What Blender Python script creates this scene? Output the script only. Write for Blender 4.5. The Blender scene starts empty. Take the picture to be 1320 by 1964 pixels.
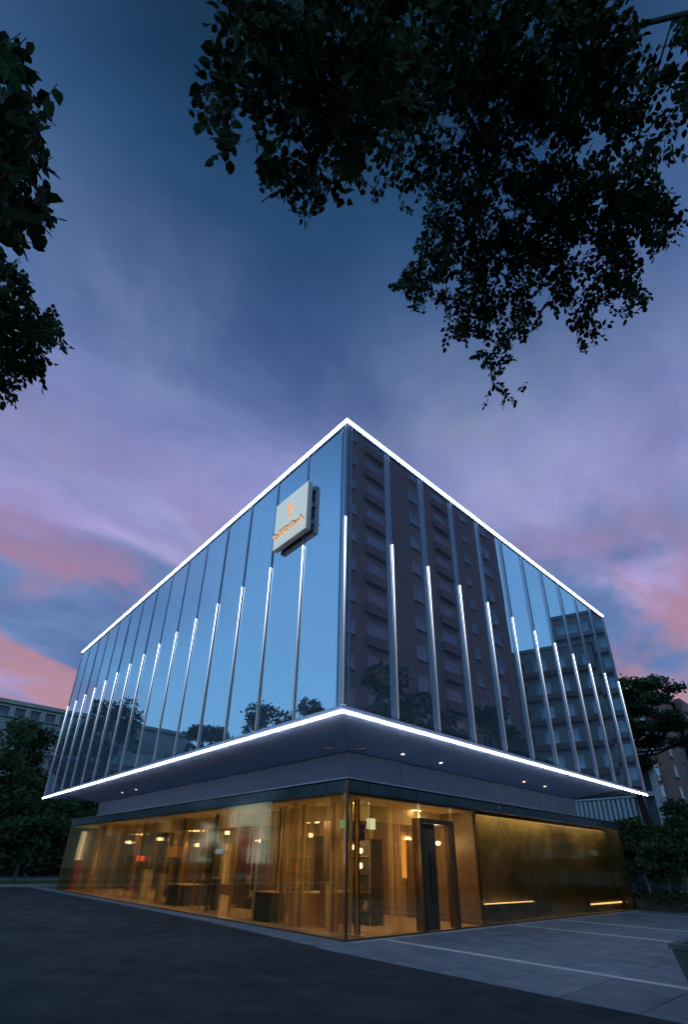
import bpy, bmesh, math, random
import numpy as np
from mathutils import Vector, Matrix

R = math.radians
rng = np.random.default_rng(7)
random.seed(7)
S = bpy.context.scene
COL = S.collection

# ------------------------------------------------------------------ camera
CAM = Vector((-8.9988, -9.6425, 1.6))
RT = Vector((0.74128223, -0.67091686, 0.01926715))
UP = Vector((-0.30668485, -0.31303659, 0.89886178))
FW = Vector((0.5970302, 0.67221921, 0.4378085))
F, CX, CY = 933.1772, 649.1886, 1201.6599          # in pixels of a 1320 x 1964 frame
cd = bpy.data.cameras.new('camera')
cam = bpy.data.objects.new('camera', cd); COL.objects.link(cam)
cd.sensor_fit = 'HORIZONTAL'; cd.sensor_width = 36
cd.lens = F / 1320 * 36
cd.shift_x = (660 - CX) / 1320
cd.shift_y = (CY - 982) / 1320
cd.clip_start = 0.05; cd.clip_end = 3000
M = Matrix.Identity(4)
for i in range(3):
    M[i][0] = RT[i]; M[i][1] = UP[i]; M[i][2] = -FW[i]; M[i][3] = CAM[i]
cam.matrix_world = M
S.camera = cam
S.render.resolution_x, S.render.resolution_y = 689, 1024

def ray(x, y):
    return (FW + RT * ((x - CX) / F) - UP * ((y - CY) / F)).normalized()
def at(x, y, d):
    return CAM + ray(x, y) * d
def ground_at(x, y, z=0.0):
    r = ray(x, y); return CAM + r * ((z - CAM.z) / r.z)

# ------------------------------------------------------------------ world: dusk sky, sun just set to the left
SUN_AZ = 150.0        # degrees from +X, counter-clockwise
W = bpy.data.worlds.new('World'); S.world = W; W.use_nodes = True
nt = W.node_tree; nt.nodes.clear()
def wn(t, **k):
    n = nt.nodes.new(t)
    for a, b in k.items(): setattr(n, a, b)
    return n
def wl(a, b): nt.links.new(a, b)
def wmath(op, a, b=None, clamp=False):
    n = wn('ShaderNodeMath', operation=op, use_clamp=clamp)
    for i, v in enumerate((a, b)):
        if v is None: continue
        if isinstance(v, (int, float)): n.inputs[i].default_value = v
        else: wl(v, n.inputs[i])
    return n.outputs[0]
def wramp(fac, stops, interp='LINEAR'):
    n = wn('ShaderNodeValToRGB'); cr = n.color_ramp; cr.interpolation = interp
    while len(cr.elements) < len(stops): cr.elements.new(0.5)
    for e, (p, c) in zip(cr.elements, stops):
        e.position = p; e.color = (*c, 1) if len(c) == 3 else c
    wl(fac, n.inputs[0]); return n.outputs[0]
def wmix(f, a, b, mode='MIX'):
    n = wn('ShaderNodeMix', data_type='RGBA', blend_type=mode)
    if isinstance(f, (int, float)): n.inputs[0].default_value = f
    else: wl(f, n.inputs[0])
    for i, v in ((6, a), (7, b)):
        if isinstance(v, tuple): n.inputs[i].default_value = (*v, 1)
        else: wl(v, n.inputs[i])
    return n.outputs[2]
tc = wn('ShaderNodeTexCoord'); sep = wn('ShaderNodeSeparateXYZ')
wl(tc.outputs['Generated'], sep.inputs[0])
sky = wn('ShaderNodeTexSky', sky_type='NISHITA', sun_disc=False)
sky.sun_elevation = R(3.0); sky.sun_rotation = R(90 - SUN_AZ)
sky.air_density = 1.2; sky.dust_density = 0.6; sky.ozone_density = 4.0
z = sep.outputs[2]
def lin(r, g, b):
    f = lambda c: (c / 255 / 12.92) if c / 255 <= 0.04045 else ((c / 255 + 0.055) / 1.055) ** 2.4
    return (f(r), f(g), f(b))
# clouds live on a plane overhead
zc = wmath('ADD', wmath('MAXIMUM', z, 0.0), 0.22)
cv = wn('ShaderNodeCombineXYZ')
wl(wmath('DIVIDE', sep.outputs[0], zc), cv.inputs[0]); wl(wmath('DIVIDE', sep.outputs[1], zc), cv.inputs[1])
def noise(scale, detail, rough, off, stretch=(1, 1, 1), rot=0):
    m = wn('ShaderNodeMapping'); m.inputs['Location'].default_value = off; m.inputs['Scale'].default_value = stretch
    m.inputs['Rotation'].default_value = (0, 0, rot)
    wl(cv.outputs[0], m.inputs[0])
    n = wn('ShaderNodeTexNoise'); n.inputs['Scale'].default_value = scale; n.inputs['Detail'].default_value = detail
    n.inputs['Roughness'].default_value = rough; n.inputs['Distortion'].default_value = 0.5
    wl(m.outputs[0], n.inputs[0]); return n.outputs[0]
K = 10.0
def sc3(c, k=K): return tuple(x * k for x in c)
# how far the direction lies from the cloud bank ahead (0 = in it, 1 = the clear half of the sky)
AZC = R(47)
ln = wmath('SQRT', wmath('ADD', wmath('MULTIPLY', sep.outputs[0], sep.outputs[0]), wmath('MULTIPLY', sep.outputs[1], sep.outputs[1])))
dt = wmath('DIVIDE', wmath('ADD', wmath('MULTIPLY', sep.outputs[0], math.cos(AZC)), wmath('MULTIPLY', sep.outputs[1], math.sin(AZC))), wmath('MAXIMUM', ln, 0.01))
dt = wmath('ADD', dt, wmath('MULTIPLY', wmath('SUBTRACT', noise(0.9, 4, 0.55, (10.57, 11.77, 0)), 0.5), 0.5))
mr = wn('ShaderNodeMapRange', interpolation_type='SMOOTHSTEP'); wl(dt, mr.inputs[0])
mr.inputs[1].default_value = 0.82; mr.inputs[2].default_value = 0.36; mr.inputs[3].default_value = 0.0; mr.inputs[4].default_value = 1.0
clear = mr.outputs[0]
blue = wramp(z, [(0.0, sc3((.10, .20, .40))), (0.26, sc3((.085, .19, .40))), (0.62, sc3((.075, .145, .33))), (0.78, sc3((.042, .098, .24))), (0.90, sc3((.015, .060, .150))), (0.97, sc3((.008, .030, .066)))])
blue2 = wramp(z, [(0.0, sc3((.44, .74, 1.0))), (0.30, sc3((.30, .68, 1.10))), (0.62, sc3((.26, .56, 1.02))), (0.80, sc3((.055, .14, .32))), (0.97, sc3((.011, .034, .080)))])
base = wmix(clear, blue, blue2)
base = wmix(0.15, base, sky.outputs[0], 'ADD')
cover = wmath('SUBTRACT', 1.0, wmath('MULTIPLY', clear, 0.97))
# veil of high cloud: lavender-grey
veil = wramp(noise(0.8, 5, 0.5, (6.07, 11.98, 0), (1, 1.5, 1), R(40)), [(0.22, (0.3, 0.3, 0.3)), (0.55, (1, 1, 1))], 'EASE')
hi = wramp(z, [(0.2, (1, 1, 1)), (0.68, (0.95, 0.95, 0.95)), (0.80, (0.5, 0.5, 0.5)), (0.89, (0.1, 0.1, 0.1)), (0.95, (0.0, 0.0, 0.0))])
c1 = wmix(wmath('MULTIPLY', wmath('MULTIPLY', veil, hi), cover), base, wramp(z, [(0.15, sc3((.46, .35, .61))), (0.45, sc3((.40, .33, .63))), (0.62, sc3((.28, .29, .58))), (0.8, sc3((.10, .165, .37)))]))
# pale grey streaks
gry = wramp(noise(0.9, 6, 0.6, (3.72, 0.92, 0), (0.9, 1.4, 1), R(-30)), [(0.44, (0, 0, 0)), (0.66, (1, 1, 1))], 'EASE')
gh = wramp(z, [(0.3, (0, 0, 0)), (0.5, (0.5, 0.5, 0.5)), (0.72, (0.6, 0.6, 0.6)), (0.9, (0, 0, 0))])
c1 = wmix(wmath('MULTIPLY', wmath('MULTIPLY', gry, gh), cover), c1, sc3((.27, .32, .43)))
# lower broken clouds: dusky pink, warmer near the horizon
gap = wramp(noise(1.0, 5, 0.5, (7.2, 0.38, 0), (1, 1.5, 1), R(15)), [(0.49, (0, 0, 0)), (0.59, (1, 1, 1))], 'EASE')
gz = wramp(z, [(0.2, (0.2, 0.2, 0.2)), (0.32, (0.95, 0.95, 0.95)), (0.5, (0.85, 0.85, 0.85)), (0.62, (0, 0, 0))])
c1 = wmix(wmath('MULTIPLY', wmath('MULTIPLY', gap, gz), cover), c1, sc3((.10, .20, .42)))
mot = wramp(noise(2.1, 7, 0.58, (4.2, 9.1, 0), (1, 1.6, 1), R(35)), [(0.32, (0.66, 0.72, 0.84)), (0.5, (1.0, 1.0, 1.02)), (0.68, (1.36, 1.28, 1.22))])
c1 = wmix(wmath('MULTIPLY', cover, 0.9), c1, wmix(1.0, c1, mot, 'MULTIPLY'))
brk = wramp(noise(1.5, 7, 0.5, (2.37, 4.9, 0), (1, 1.5, 1), R(25)), [(0.44, (0, 0, 0)), (0.56, (1, 1, 1))], 'EASE')
lo = wramp(z, [(0.0, (0.9, 0.9, 0.9)), (0.46, (0.9, 0.9, 0.9)), (0.60, (0.4, 0.4, 0.4)), (0.70, (0, 0, 0))])
c2 = wmix(wmath('MULTIPLY', wmath('MULTIPLY', brk, lo), cover), c1, wramp(z, [(0.0, sc3((.46, .27, .33))), (0.26, sc3((.48, .26, .32))), (0.42, sc3((.40, .23, .35))), (0.6, sc3((.25, .19, .42)))]))
bg = wn('ShaderNodeBackground'); bg.inputs[1].default_value = 0.10
wl(c2, bg.inputs[0]); wo = wn('ShaderNodeOutputWorld'); wl(bg.outputs[0], wo.inputs[0])

sl = bpy.data.lights.new('sun', 'SUN'); sl.energy = 0.03; sl.angle = R(15); sl.color = (1.0, 0.85, 0.8)
sun = bpy.data.objects.new('sun', sl); COL.objects.link(sun)
sd = Vector((math.cos(R(SUN_AZ)) * math.cos(R(6)), math.sin(R(SUN_AZ)) * math.cos(R(6)), math.sin(R(6))))
sun.rotation_euler = sd.to_track_quat('Z', 'Y').to_euler()

S.render.engine = 'CYCLES'
S.cycles.use_denoising = True
S.cycles.max_bounces = 8; S.cycles.transparent_max_bounces = 12
S.cycles.sample_clamp_indirect = 4.0
S.cycles.caustics_reflective = False; S.cycles.caustics_refractive = False
S.view_settings.view_transform = 'Standard'; S.view_settings.look = 'None'
S.view_settings.exposure = 0.0; S.view_settings.gamma = 1.0

# ------------------------------------------------------------------ materials
class MT:
    def __init__(s, name):
        s.m = bpy.data.materials.new(name); s.m.use_nodes = True; s.t = s.m.node_tree; s.t.nodes.clear()
        s.out = s.n('ShaderNodeOutputMaterial')
    def n(s, t, **k):
        n = s.t.nodes.new(t)
        for a, b in k.items(): setattr(n, a, b)
        return n
    def l(s, a, b): s.t.links.new(a, b)
    def coord(s, kind='Object'): return s.n('ShaderNodeTexCoord').outputs[kind]
    def noise(s, scale, detail=4, rough=0.55, vec=None, stretch=None):
        n = s.n('ShaderNodeTexNoise'); n.inputs['Scale'].default_value = scale
        n.inputs['Detail'].default_value = detail; n.inputs['Roughness'].default_value = rough
        v = vec or s.coord()
        if stretch:
            m = s.n('ShaderNodeMapping'); m.inputs['Scale'].default_value = stretch; s.l(v, m.inputs[0]); v = m.outputs[0]
        s.l(v, n.inputs['Vector']); return n.outputs[0]
    def ramp(s, fac, stops):
        n = s.n('ShaderNodeValToRGB'); cr = n.color_ramp
        while len(cr.elements) < len(stops): cr.elements.new(0.5)
        for e, (p, c) in zip(cr.elements, stops): e.position = p; e.color = (*c, 1)
        s.l(fac, n.inputs[0]); return n.outputs[0]
    def bump(s, h, strength=0.3, dist=0.01):
        n = s.n('ShaderNodeBump'); n.inputs['Strength'].default_value = strength; n.inputs['Distance'].default_value = dist
        s.l(h, n.inputs['Height']); return n.outputs[0]
    def principled(s, **k):
        n = s.n('ShaderNodeBsdfPrincipled')
        for a, v in k.items():
            a = a.replace('_', ' ')
            if hasattr(v, 'is_output') or isinstance(v, bpy.types.NodeSocket): s.l(v, n.inputs[a])
            elif isinstance(v, tuple): n.inputs[a].default_value = (*v, 1) if len(v) == 3 else v
            else: n.inputs[a].default_value = v
        return n.outputs[0]
    def done(s, sh): s.l(sh, s.out.inputs[0]); return s.m

def rough_mat(name, c, rough=0.7, var=0.25, scale=3.0, metal=0.0, bump=0.15, bscale=60, stretch=None, kind='Object', spec=0.5):
    t = MT(name); v = t.coord(kind)
    f = t.noise(scale, 5, 0.6, v, stretch)
    lo = tuple(x * (1 - var) for x in c); hi = tuple(min(1, x * (1 + var)) for x in c)
    col = t.ramp(f, [(0.3, lo), (0.7, hi)])
    b = t.bump(t.noise(bscale, 3, 0.6, v), bump, 0.01)
    return t.done(t.principled(Base_Color=col, Roughness=rough, Metallic=metal, Normal=b, Specular_IOR_Level=spec))

def emit_mat(name, c, s):
    t = MT(name); e = t.n('ShaderNodeEmission'); e.inputs[0].default_value = (*c, 1); e.inputs[1].default_value = s
    return t.done(e.outputs[0])

MAT = {}
MAT['asphalt'] = (lambda t: t.done(t.principled(
    Base_Color=t.ramp(t.noise(0.35, 10, 0.72, t.coord()), [(0.34, (0.007, 0.015, 0.021)), (0.5, (0.016, 0.028, 0.037)), (0.66, (0.032, 0.047, 0.057))]),
    Roughness=t.ramp(t.noise(1.3, 5, 0.6), [(0.3, (0.7,) * 3), (0.7, (0.95,) * 3)]),
    Specular_IOR_Level=0.12, Normal=t.bump(t.noise(70, 3, 0.7), 0.25, 0.004))))(MT('asphalt'))
def slab_material():
    t = MT('granite_slab')
    oi = t.n('ShaderNodeObjectInfo')
    v = t.n('ShaderNodeVectorMath', operation='ADD'); t.l(t.coord(), v.inputs[0])
    cx = t.n('ShaderNodeCombineXYZ'); t.l(oi.outputs['Random'], cx.inputs[0]); m = t.n('ShaderNodeVectorMath', operation='SCALE'); m.inputs['Scale'].default_value = 40
    t.l(cx.outputs[0], m.inputs[0]); t.l(m.outputs[0], v.inputs[1])
    f = t.noise(2.2, 8, 0.65, v.outputs[0])
    a = t.ramp(f, [(0.3, (0.075, 0.115, 0.15)), (0.7, (0.12, 0.165, 0.205))])
    b = t.ramp(oi.outputs['Random'], [(0.0, (0.86, 0.86, 0.86)), (1.0, (1.1, 1.1, 1.1))])
    mx = t.n('ShaderNodeMix', data_type='RGBA', blend_type='MULTIPLY'); mx.inputs[0].default_value = 1
    t.l(a, mx.inputs[6]); t.l(b, mx.inputs[7])
    r = t.ramp(t.noise(1.5, 4, 0.6, v.outputs[0]), [(0.35, (0.5,) * 3), (0.65, (0.75,) * 3)])
    return t.done(t.principled(Base_Color=mx.outputs[2], Roughness=r, Specular_IOR_Level=0.25, Normal=t.bump(t.noise(90, 3, 0.6, v.outputs[0]), 0.25, 0.004)))
MAT['slab'] = slab_material()
MAT['strip'] = rough_mat('pale_stone_strip', (0.42, 0.43, 0.43), 0.6, 0.2, 3)
MAT['grout'] = rough_mat('dark_bedding', (0.05, 0.052, 0.055), 0.9)
MAT['lawn'] = rough_mat('lawn', (0.045, 0.095, 0.018), 0.95, 0.5, 2, bump=0.6, bscale=40, spec=0.03)
MAT['road'] = rough_mat('road', (0.10, 0.105, 0.11), 0.6, 0.2, 0.6)
MAT['kerb'] = rough_mat('kerb', (0.28, 0.28, 0.27), 0.8)
MAT['soil'] = rough_mat('ground', (0.05, 0.05, 0.045), 0.95, 0.4, 0.3)
MAT['alu'] = rough_mat('satin_aluminium', (0.20, 0.24, 0.32), 0.4, 0.08, 2, metal=0.6, bump=0.02)
MAT['dark_alu'] = rough_mat('dark_aluminium', (0.06, 0.065, 0.08), 0.4, 0.1, 2, metal=0.7, bump=0.02)
MAT['soffit'] = rough_mat('grey_blue_metal_panel', (0.34, 0.38, 0.50), 0.5, 0.06, 0.7, metal=0.15, bump=0.03, bscale=8)
MAT['soffit_lit'] = rough_mat('brightened_soffit_panel', (0.66, 0.74, 0.92), 0.5, 0.05, 0.7, bump=0.03, bscale=8)  # tone raised in place of light that misses the soffit
MAT['wallpanel'] = rough_mat('charcoal_panel', (0.05, 0.072, 0.115), 0.55, 0.08, 0.8, metal=0.0, bump=0.03, bscale=8, spec=0.12)
MAT['inner'] = rough_mat('inner_lining', (0.09, 0.12, 0.18), 0.8, 0.2, 0.5)
MAT['fin'] = rough_mat('inner_fin', (0.74, 0.78, 0.82), 0.5, 0.1, 1)
MAT['bronze'] = rough_mat('dark_bronze', (0.09, 0.055, 0.035), 0.35, 0.15, 2, metal=0.7, bump=0.03)
MAT['brass'] = rough_mat('brass', (0.75, 0.48, 0.2), 0.28, 0.1, 2, metal=1.0, bump=0.03)
MAT['led'] = emit_mat('cool_white_led', (0.66, 0.76, 1.0), 17.0)
MAT['char'] = rough_mat('charcoal_fabric', (0.05, 0.042, 0.035), 0.8, 0.2, 4)
MAT['led_low'] = emit_mat('cool_white_led_low', (0.66, 0.76, 1.0), 34.0)
MAT['black'] = rough_mat('black_metal', (0.02, 0.02, 0.022), 0.45, 0.1, 3)
MAT['concrete'] = rough_mat('concrete', (0.09, 0.095, 0.09), 0.85, 0.3, 1.5, bump=0.3)

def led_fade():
    # the linear lamp on each mullion: its grazing light is put into the emission as a fade
    t = MT('led_grazing_fade'); v = t.coord('Object'); s = t.n('ShaderNodeSeparateXYZ'); t.l(v, s.inputs[0])
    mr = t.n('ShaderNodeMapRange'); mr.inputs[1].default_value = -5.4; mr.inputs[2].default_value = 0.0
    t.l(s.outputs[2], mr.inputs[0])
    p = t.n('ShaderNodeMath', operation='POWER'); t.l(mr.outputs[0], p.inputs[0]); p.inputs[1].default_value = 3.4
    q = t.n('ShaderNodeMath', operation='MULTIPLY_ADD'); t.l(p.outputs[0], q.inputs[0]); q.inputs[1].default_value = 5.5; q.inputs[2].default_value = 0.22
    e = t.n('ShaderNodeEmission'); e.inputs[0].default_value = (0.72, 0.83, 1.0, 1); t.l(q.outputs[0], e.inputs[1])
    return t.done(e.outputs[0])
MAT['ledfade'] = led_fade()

def curtain_glass():
    t = MT('blue_mirror_glass'); v = t.coord('Object')
    b = t.bump(t.noise(0.35, 2, 0.4, v, (1, 1, 0.5)), 0.06, 0.08)
    g = t.n('ShaderNodeBsdfGlossy'); g.inputs['Color'].default_value = (0.72, 0.86, 0.97, 1); g.inputs['Roughness'].default_value = 0.015; t.l(b, g.inputs['Normal'])
    tr = t.n('ShaderNodeBsdfTransparent'); tr.inputs[0].default_value = (0.7, 0.82, 0.92, 1)
    df = t.n('ShaderNodeBsdfDiffuse'); df.inputs[0].default_value = (0.42, 0.5, 0.62, 1)
    m1 = t.n('ShaderNodeMixShader'); m1.inputs[0].default_value = 0.52; t.l(tr.outputs[0], m1.inputs[1]); t.l(g.outputs[0], m1.inputs[2])
    m2 = t.n('ShaderNodeMixShader'); m2.inputs[0].default_value = 0.085; t.l(m1.outputs[0], m2.inputs[1]); t.l(df.outputs[0], m2.inputs[2])
    return t.done(m2.outputs[0])
MAT['glass'] = curtain_glass()

def amber_glass(name, tint, gl, mixf, flute):
    t = MT(name); v = t.coord('Object')
    s = t.n('ShaderNodeSeparateXYZ'); t.l(v, s.inputs[0])
    # drawn-glass waviness: vertical ripples of uneven width
    h = t.noise(7.0, 3, 0.5, v, (1, 1, 0.03))
    b = t.bump(h, flute, 0.03)
    rf = t.n('ShaderNodeBsdfRefraction'); rf.inputs['Color'].default_value = (*tint, 1); rf.inputs['Roughness'].default_value = 0.0; rf.inputs['IOR'].default_value = 1.12
    t.l(b, rf.inputs['Normal'])
    g = t.n('ShaderNodeBsdfGlossy'); g.inputs['Color'].default_value = (*gl, 1); g.inputs['Roughness'].default_value = 0.04
    t.l(t.bump(h, flute * 0.25, 0.02), g.inputs['Normal'])
    m = t.n('ShaderNodeMixShader'); m.inputs[0].default_value = mixf; t.l(rf.outputs[0], m.inputs[1]); t.l(g.outputs[0], m.inputs[2])
    return t.done(m.outputs[0])
MAT['amber'] = amber_glass('amber_glass', (1.0, 0.89, 0.67), (0.85, 0.72, 0.48), 0.24, 0.34)
MAT['amber2'] = amber_glass('deep_amber_glass', (0.95, 0.88, 0.66), (0.75, 0.66, 0.46), 0.25, 0.12)
def gold_panel():
    t = MT('gold_painted_reflections'); v = t.coord('Object')
    h = t.noise(0.8, 3, 0.5, v, (1, 1, 0.6))
    col = t.ramp(t.noise(0.45, 5, 0.6, v), [(0.36, (0.10, 0.09, 0.05)), (0.5, (0.30, 0.245, 0.145)), (0.64, (0.62, 0.50, 0.31))])  # broad blotches put vague reflections into the base colour
    return t.done(t.principled(Base_Color=col, Metallic=0.2, Roughness=0.4, Normal=t.bump(h, 0.12, 0.15)))
MAT['gold'] = gold_panel()
MAT['transom'] = rough_mat('dark_transom_glass', (0.02, 0.035, 0.045), 0.12, 0.2, 1, metal=0.0, bump=0.01)

def leaf_mat(name, c, var=0.35):
    t = MT(name); oi = t.n('ShaderNodeAttribute'); oi.attribute_name = 'tone'; oi.attribute_type = 'GEOMETRY'
    col = t.ramp(oi.outputs['Fac'], [(0, tuple(x * (1 - var) for x in c)), (1, tuple(x * (1 + var) for x in c))])
    p = t.principled(Base_Color=col, Roughness=0.7, Specular_IOR_Level=0.12)
    tl = t.n('ShaderNodeBsdfTranslucent'); t.l(col, tl.inputs[0])
    m = t.n('ShaderNodeMixShader'); m.inputs[0].default_value = 0.12; t.l(p, m.inputs[1]); t.l(tl.outputs[0], m.inputs[2])
    return t.done(m.outputs[0])
MAT['leaf'] = leaf_mat('broad_leaf', (0.015, 0.036, 0.008))
MAT['leaf2'] = leaf_mat('park_leaf', (0.06, 0.10, 0.04))
MAT['needle'] = leaf_mat('pine_needle', (0.05, 0.11, 0.055))
MAT['hedge'] = leaf_mat('hedge_leaf', (0.04, 0.06, 0.015))
MAT['bark'] = rough_mat('bark', (0.045, 0.036, 0.028), 0.9, 0.4, 6, bump=0.8, bscale=25, stretch=(1, 1, 0.2))
MAT['palebark'] = rough_mat('pale_bark', (0.22, 0.19, 0.15), 0.9, 0.4, 6, bump=0.6, bscale=25, stretch=(1, 1, 0.2))

# ------------------------------------------------------------------ mesh helpers
def link(o, parent=None):
    COL.objects.link(o)
    if parent is not None: o.parent = parent
    return o
def tag(o, label=None, cat=None, group=None, kind=None):
    if label: o['label'] = label
    if cat: o['category'] = cat
    if group: o['group'] = group
    if kind: o['kind'] = kind
    return o
def empty(name, loc=(0, 0, 0), rz=0.0):
    o = bpy.data.objects.new(name, None); o.location = loc; o.rotation_euler = (0, 0, rz); o.empty_display_size = 0.2
    COL.objects.link(o); return o
class MB:
    def __init__(s): s.v = []; s.f = []
    def add(s, v, f):
        b = len(s.v); s.v += [tuple(p) for p in v]; s.f += [tuple(i + b for i in q) for q in f]; return s
    def box(s, x0, x1, y0, y1, z0, z1):
        if x0 > x1: x0, x1 = x1, x0
        if y0 > y1: y0, y1 = y1, y0
        if z0 > z1: z0, z1 = z1, z0
        return s.add([(x0, y0, z0), (x1, y0, z0), (x1, y1, z0), (x0, y1, z0), (x0, y0, z1), (x1, y0, z1), (x1, y1, z1), (x0, y1, z1)],
                     [(0, 3, 2, 1), (4, 5, 6, 7), (0, 1, 5, 4), (1, 2, 6, 5), (2, 3, 7, 6), (3, 0, 4, 7)])
    def prism(s, poly, z0, z1):
        n = len(poly)
        return s.add([(x, y, z0) for x, y in poly] + [(x, y, z1) for x, y in poly],
                     [tuple(range(n - 1, -1, -1)), tuple(range(n, 2 * n))] + [(i, (i + 1) % n, n + (i + 1) % n, n + i) for i in range(n)])
    def tube(s, pts, rad, n=8, cap=True):
        pts = [Vector(p) for p in pts]; v = []; f = []
        if isinstance(rad, (int, float)): rad = [rad] * len(pts)
        for i, p in enumerate(pts):
            d = (pts[min(i + 1, len(pts) - 1)] - pts[max(i - 1, 0)]).normalized()
            a = d.orthogonal().normalized() if abs(d.z) < 0.95 else Vector((1, 0, 0))
            a = (a - d * a.dot(d)).normalized(); b = d.cross(a)
            for k in range(n):
                t = 2 * math.pi * k / n; v.append(p + (a * math.cos(t) + b * math.sin(t)) * rad[i])
        for i in range(len(pts) - 1):
            for k in range(n):
                f.append((i * n + k, i * n + (k + 1) % n, (i + 1) * n + (k + 1) % n, (i + 1) * n + k))
        if cap: f.append(tuple(range(n - 1, -1, -1))); f.append(tuple((len(pts) - 1) * n + k for k in range(n)))
        return s.add(v, f)
    def lathe(s, prof, c=(0, 0, 0), n=20):
        v = []; f = []
        for r, zz in prof:
            for k in range(n):
                t = 2 * math.pi * k / n; v.append((c[0] + r * math.cos(t), c[1] + r * math.sin(t), c[2] + zz))
        for i in range(len(prof) - 1):
            for k in range(n): f.append((i * n + k, i * n + (k + 1) % n, (i + 1) * n + (k + 1) % n, (i + 1) * n + k))
        return s.add(v, f)
    def mesh(s, name, mat, smooth=False, bevel=0):
        m = bpy.data.meshes.new(name); m.from_pydata(s.v, [], s.f); m.materials.append(MAT[mat] if isinstance(mat, str) else mat)
        if bevel:
            bm = bmesh.new(); bm.from_mesh(m)
            bmesh.ops.bevel(bm, geom=bm.edges[:], offset=bevel, segments=1, affect='EDGES'); bm.to_mesh(m); bm.free()
        if smooth: m.polygons.foreach_set('use_smooth', [True] * len(m.polygons))
        m.update(); return m
    def build(s, name, mat, parent=None, smooth=False, bevel=0):
        return link(bpy.data.objects.new(name, s.mesh(name, mat, smooth, bevel)), parent)
def inst(name, mesh, parent, loc, rz=0.0, rx=0.0):
    o = bpy.data.objects.new(name, mesh); o.location = loc; o.rotation_euler = (rx, 0, rz); return link(o, parent)

# ------------------------------------------------------------------ ground
OX, OY = 1.593, 1.515
Z1, Z2, ZT = 4.79, 14.15, 10.37
SL = 1.740
LY = 1.87 + 14 * SL; LX = 1.90 + 10 * SL      # lengths of the two facades of the upper box
X0, Y0 = -OX, -OY
X1, Y1 = X0 + LX, Y0 + LY
PL, PR = 23.7, 17.6
ZG, ZB = 3.277, 3.649

o = MB().box(-900, 900, -900, 900, -0.6, -0.03).build('ground', 'soil'); tag(o, 'dark bare ground stretching to the horizon', 'ground', kind='structure')
o = MB().prism([(-60, -60), (-1.55, -60), (-1.12, -1.13), (-0.75, 4), (-0.55, 12), (-0.75, 27.0), (-60, 27.0)], -0.028, 0.0).build('asphalt_plaza', 'asphalt')
tag(o, 'dark smooth asphalt plaza in the foreground', 'plaza', kind='structure')
pav = MB().prism([(-1.12, -1.13), (-1.55, -60), (40, -60), (40, -0.0), (22, 2.5), (22, 27), (-0.75, 27), (-0.55, 12), (-0.75, 4)], -0.029, -0.008).build('pavement', 'grout')
tag(pav, 'grey granite slab pavement round the glass building', 'pavement', kind='structure')
sc = {}
def slab(x0, x1, y0, y1, mat='slab', name='slab'):
    w, d = round(x1 - x0 - 0.012, 3), round(y1 - y0 - 0.012, 3)
    k = (w, d, mat)
    if k not in sc:
        sc[k] = MB().box(-w / 2, w / 2, -d / 2, d / 2, -0.02, 0.0).mesh(name, mat, bevel=0.003)
    inst(name, sc[k], pav, ((x0 + x1) / 2, (y0 + y1) / 2, 0.002 + random.uniform(-0.0012, 0.0012)))
def skew(y):                                    # the kerb line between asphalt and slabs
    return -1.12 - (-1.13 - y) * 0.0073 if y < -1.13 else -1.12 + (y + 1.13) * 0.035
bands = [(1.16, 6.86), (7.1, 9.86), (10.1, 15.86), (16.1, 21.9)]
ys = [-0.3 - 1.05 * k for k in range(11)]
for k in range(10):
    ya, yb = ys[k + 1], ys[k]
    xe = -1.14 - 0.007 * max(0, -ya)
    slab(xe, 0.95, ya, yb)
    for (a, b) in bands:
        n = round((b - a) / 1.42)
        off = 0.0
        for i in range(n): slab(a + (b - a) * i / n, a + (b - a) * (i + 1) / n, ya, yb)
for xs in (0.95, 6.86, 9.86, 15.86):
    for k in range(5):
        slab(xs, xs + (0.21 if xs < 1 else 0.24), -0.3 - 2.1 * (k + 1), -0.3 - 2.1 * k, 'strip', 'stone_strip')
yy = -0.28
while yy < 26:
    e = -1.08 + (yy + 1.1) * 0.085 if yy < 4.5 else -0.6
    slab(e, -0.03, yy, yy + 1.05); yy += 1.05
MB().box(0, 17.9, -0.29, -0.03, -0.02, 0.001).build('plinth_strip', 'kerb', pav)

# far left: lawn verge, kerbs, road, far lawn
def sheet(name, x0, x1, y0, y1, z, mat, label, cat):
    o = MB().box(x0, x1, y0, y1, -0.5, z).build(name, mat); return tag(o, label, cat, kind='structure')
sheet('lawn_verge', -60, 20, 28.6, 35.4, 0.08, 'lawn', 'narrow strip of dark green grass before the road', 'lawn')
sheet('kerb', -60, 20, 28.25, 28.6, 0.10, 'kerb', 'stone kerb of the near grass strip', 'kerb')
sheet('path', -60, 20, 35.4, 37.4, 0.05, 'slab', 'pale paved footpath beside the road at left', 'path')
sheet('road', -60, 60, 37.4, 58.0, 0.0, 'road', 'grey road crossing behind the building at left', 'road')
sheet('far_path', -60, 60, 58.0, 60.5, 0.12, 'slab', 'pale pavement on the far side of the road', 'path')
sheet('far_lawn', -60, 60, 60.5, 84, 0.15, 'lawn', 'lawn under the dark trees beyond the road', 'lawn')

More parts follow.
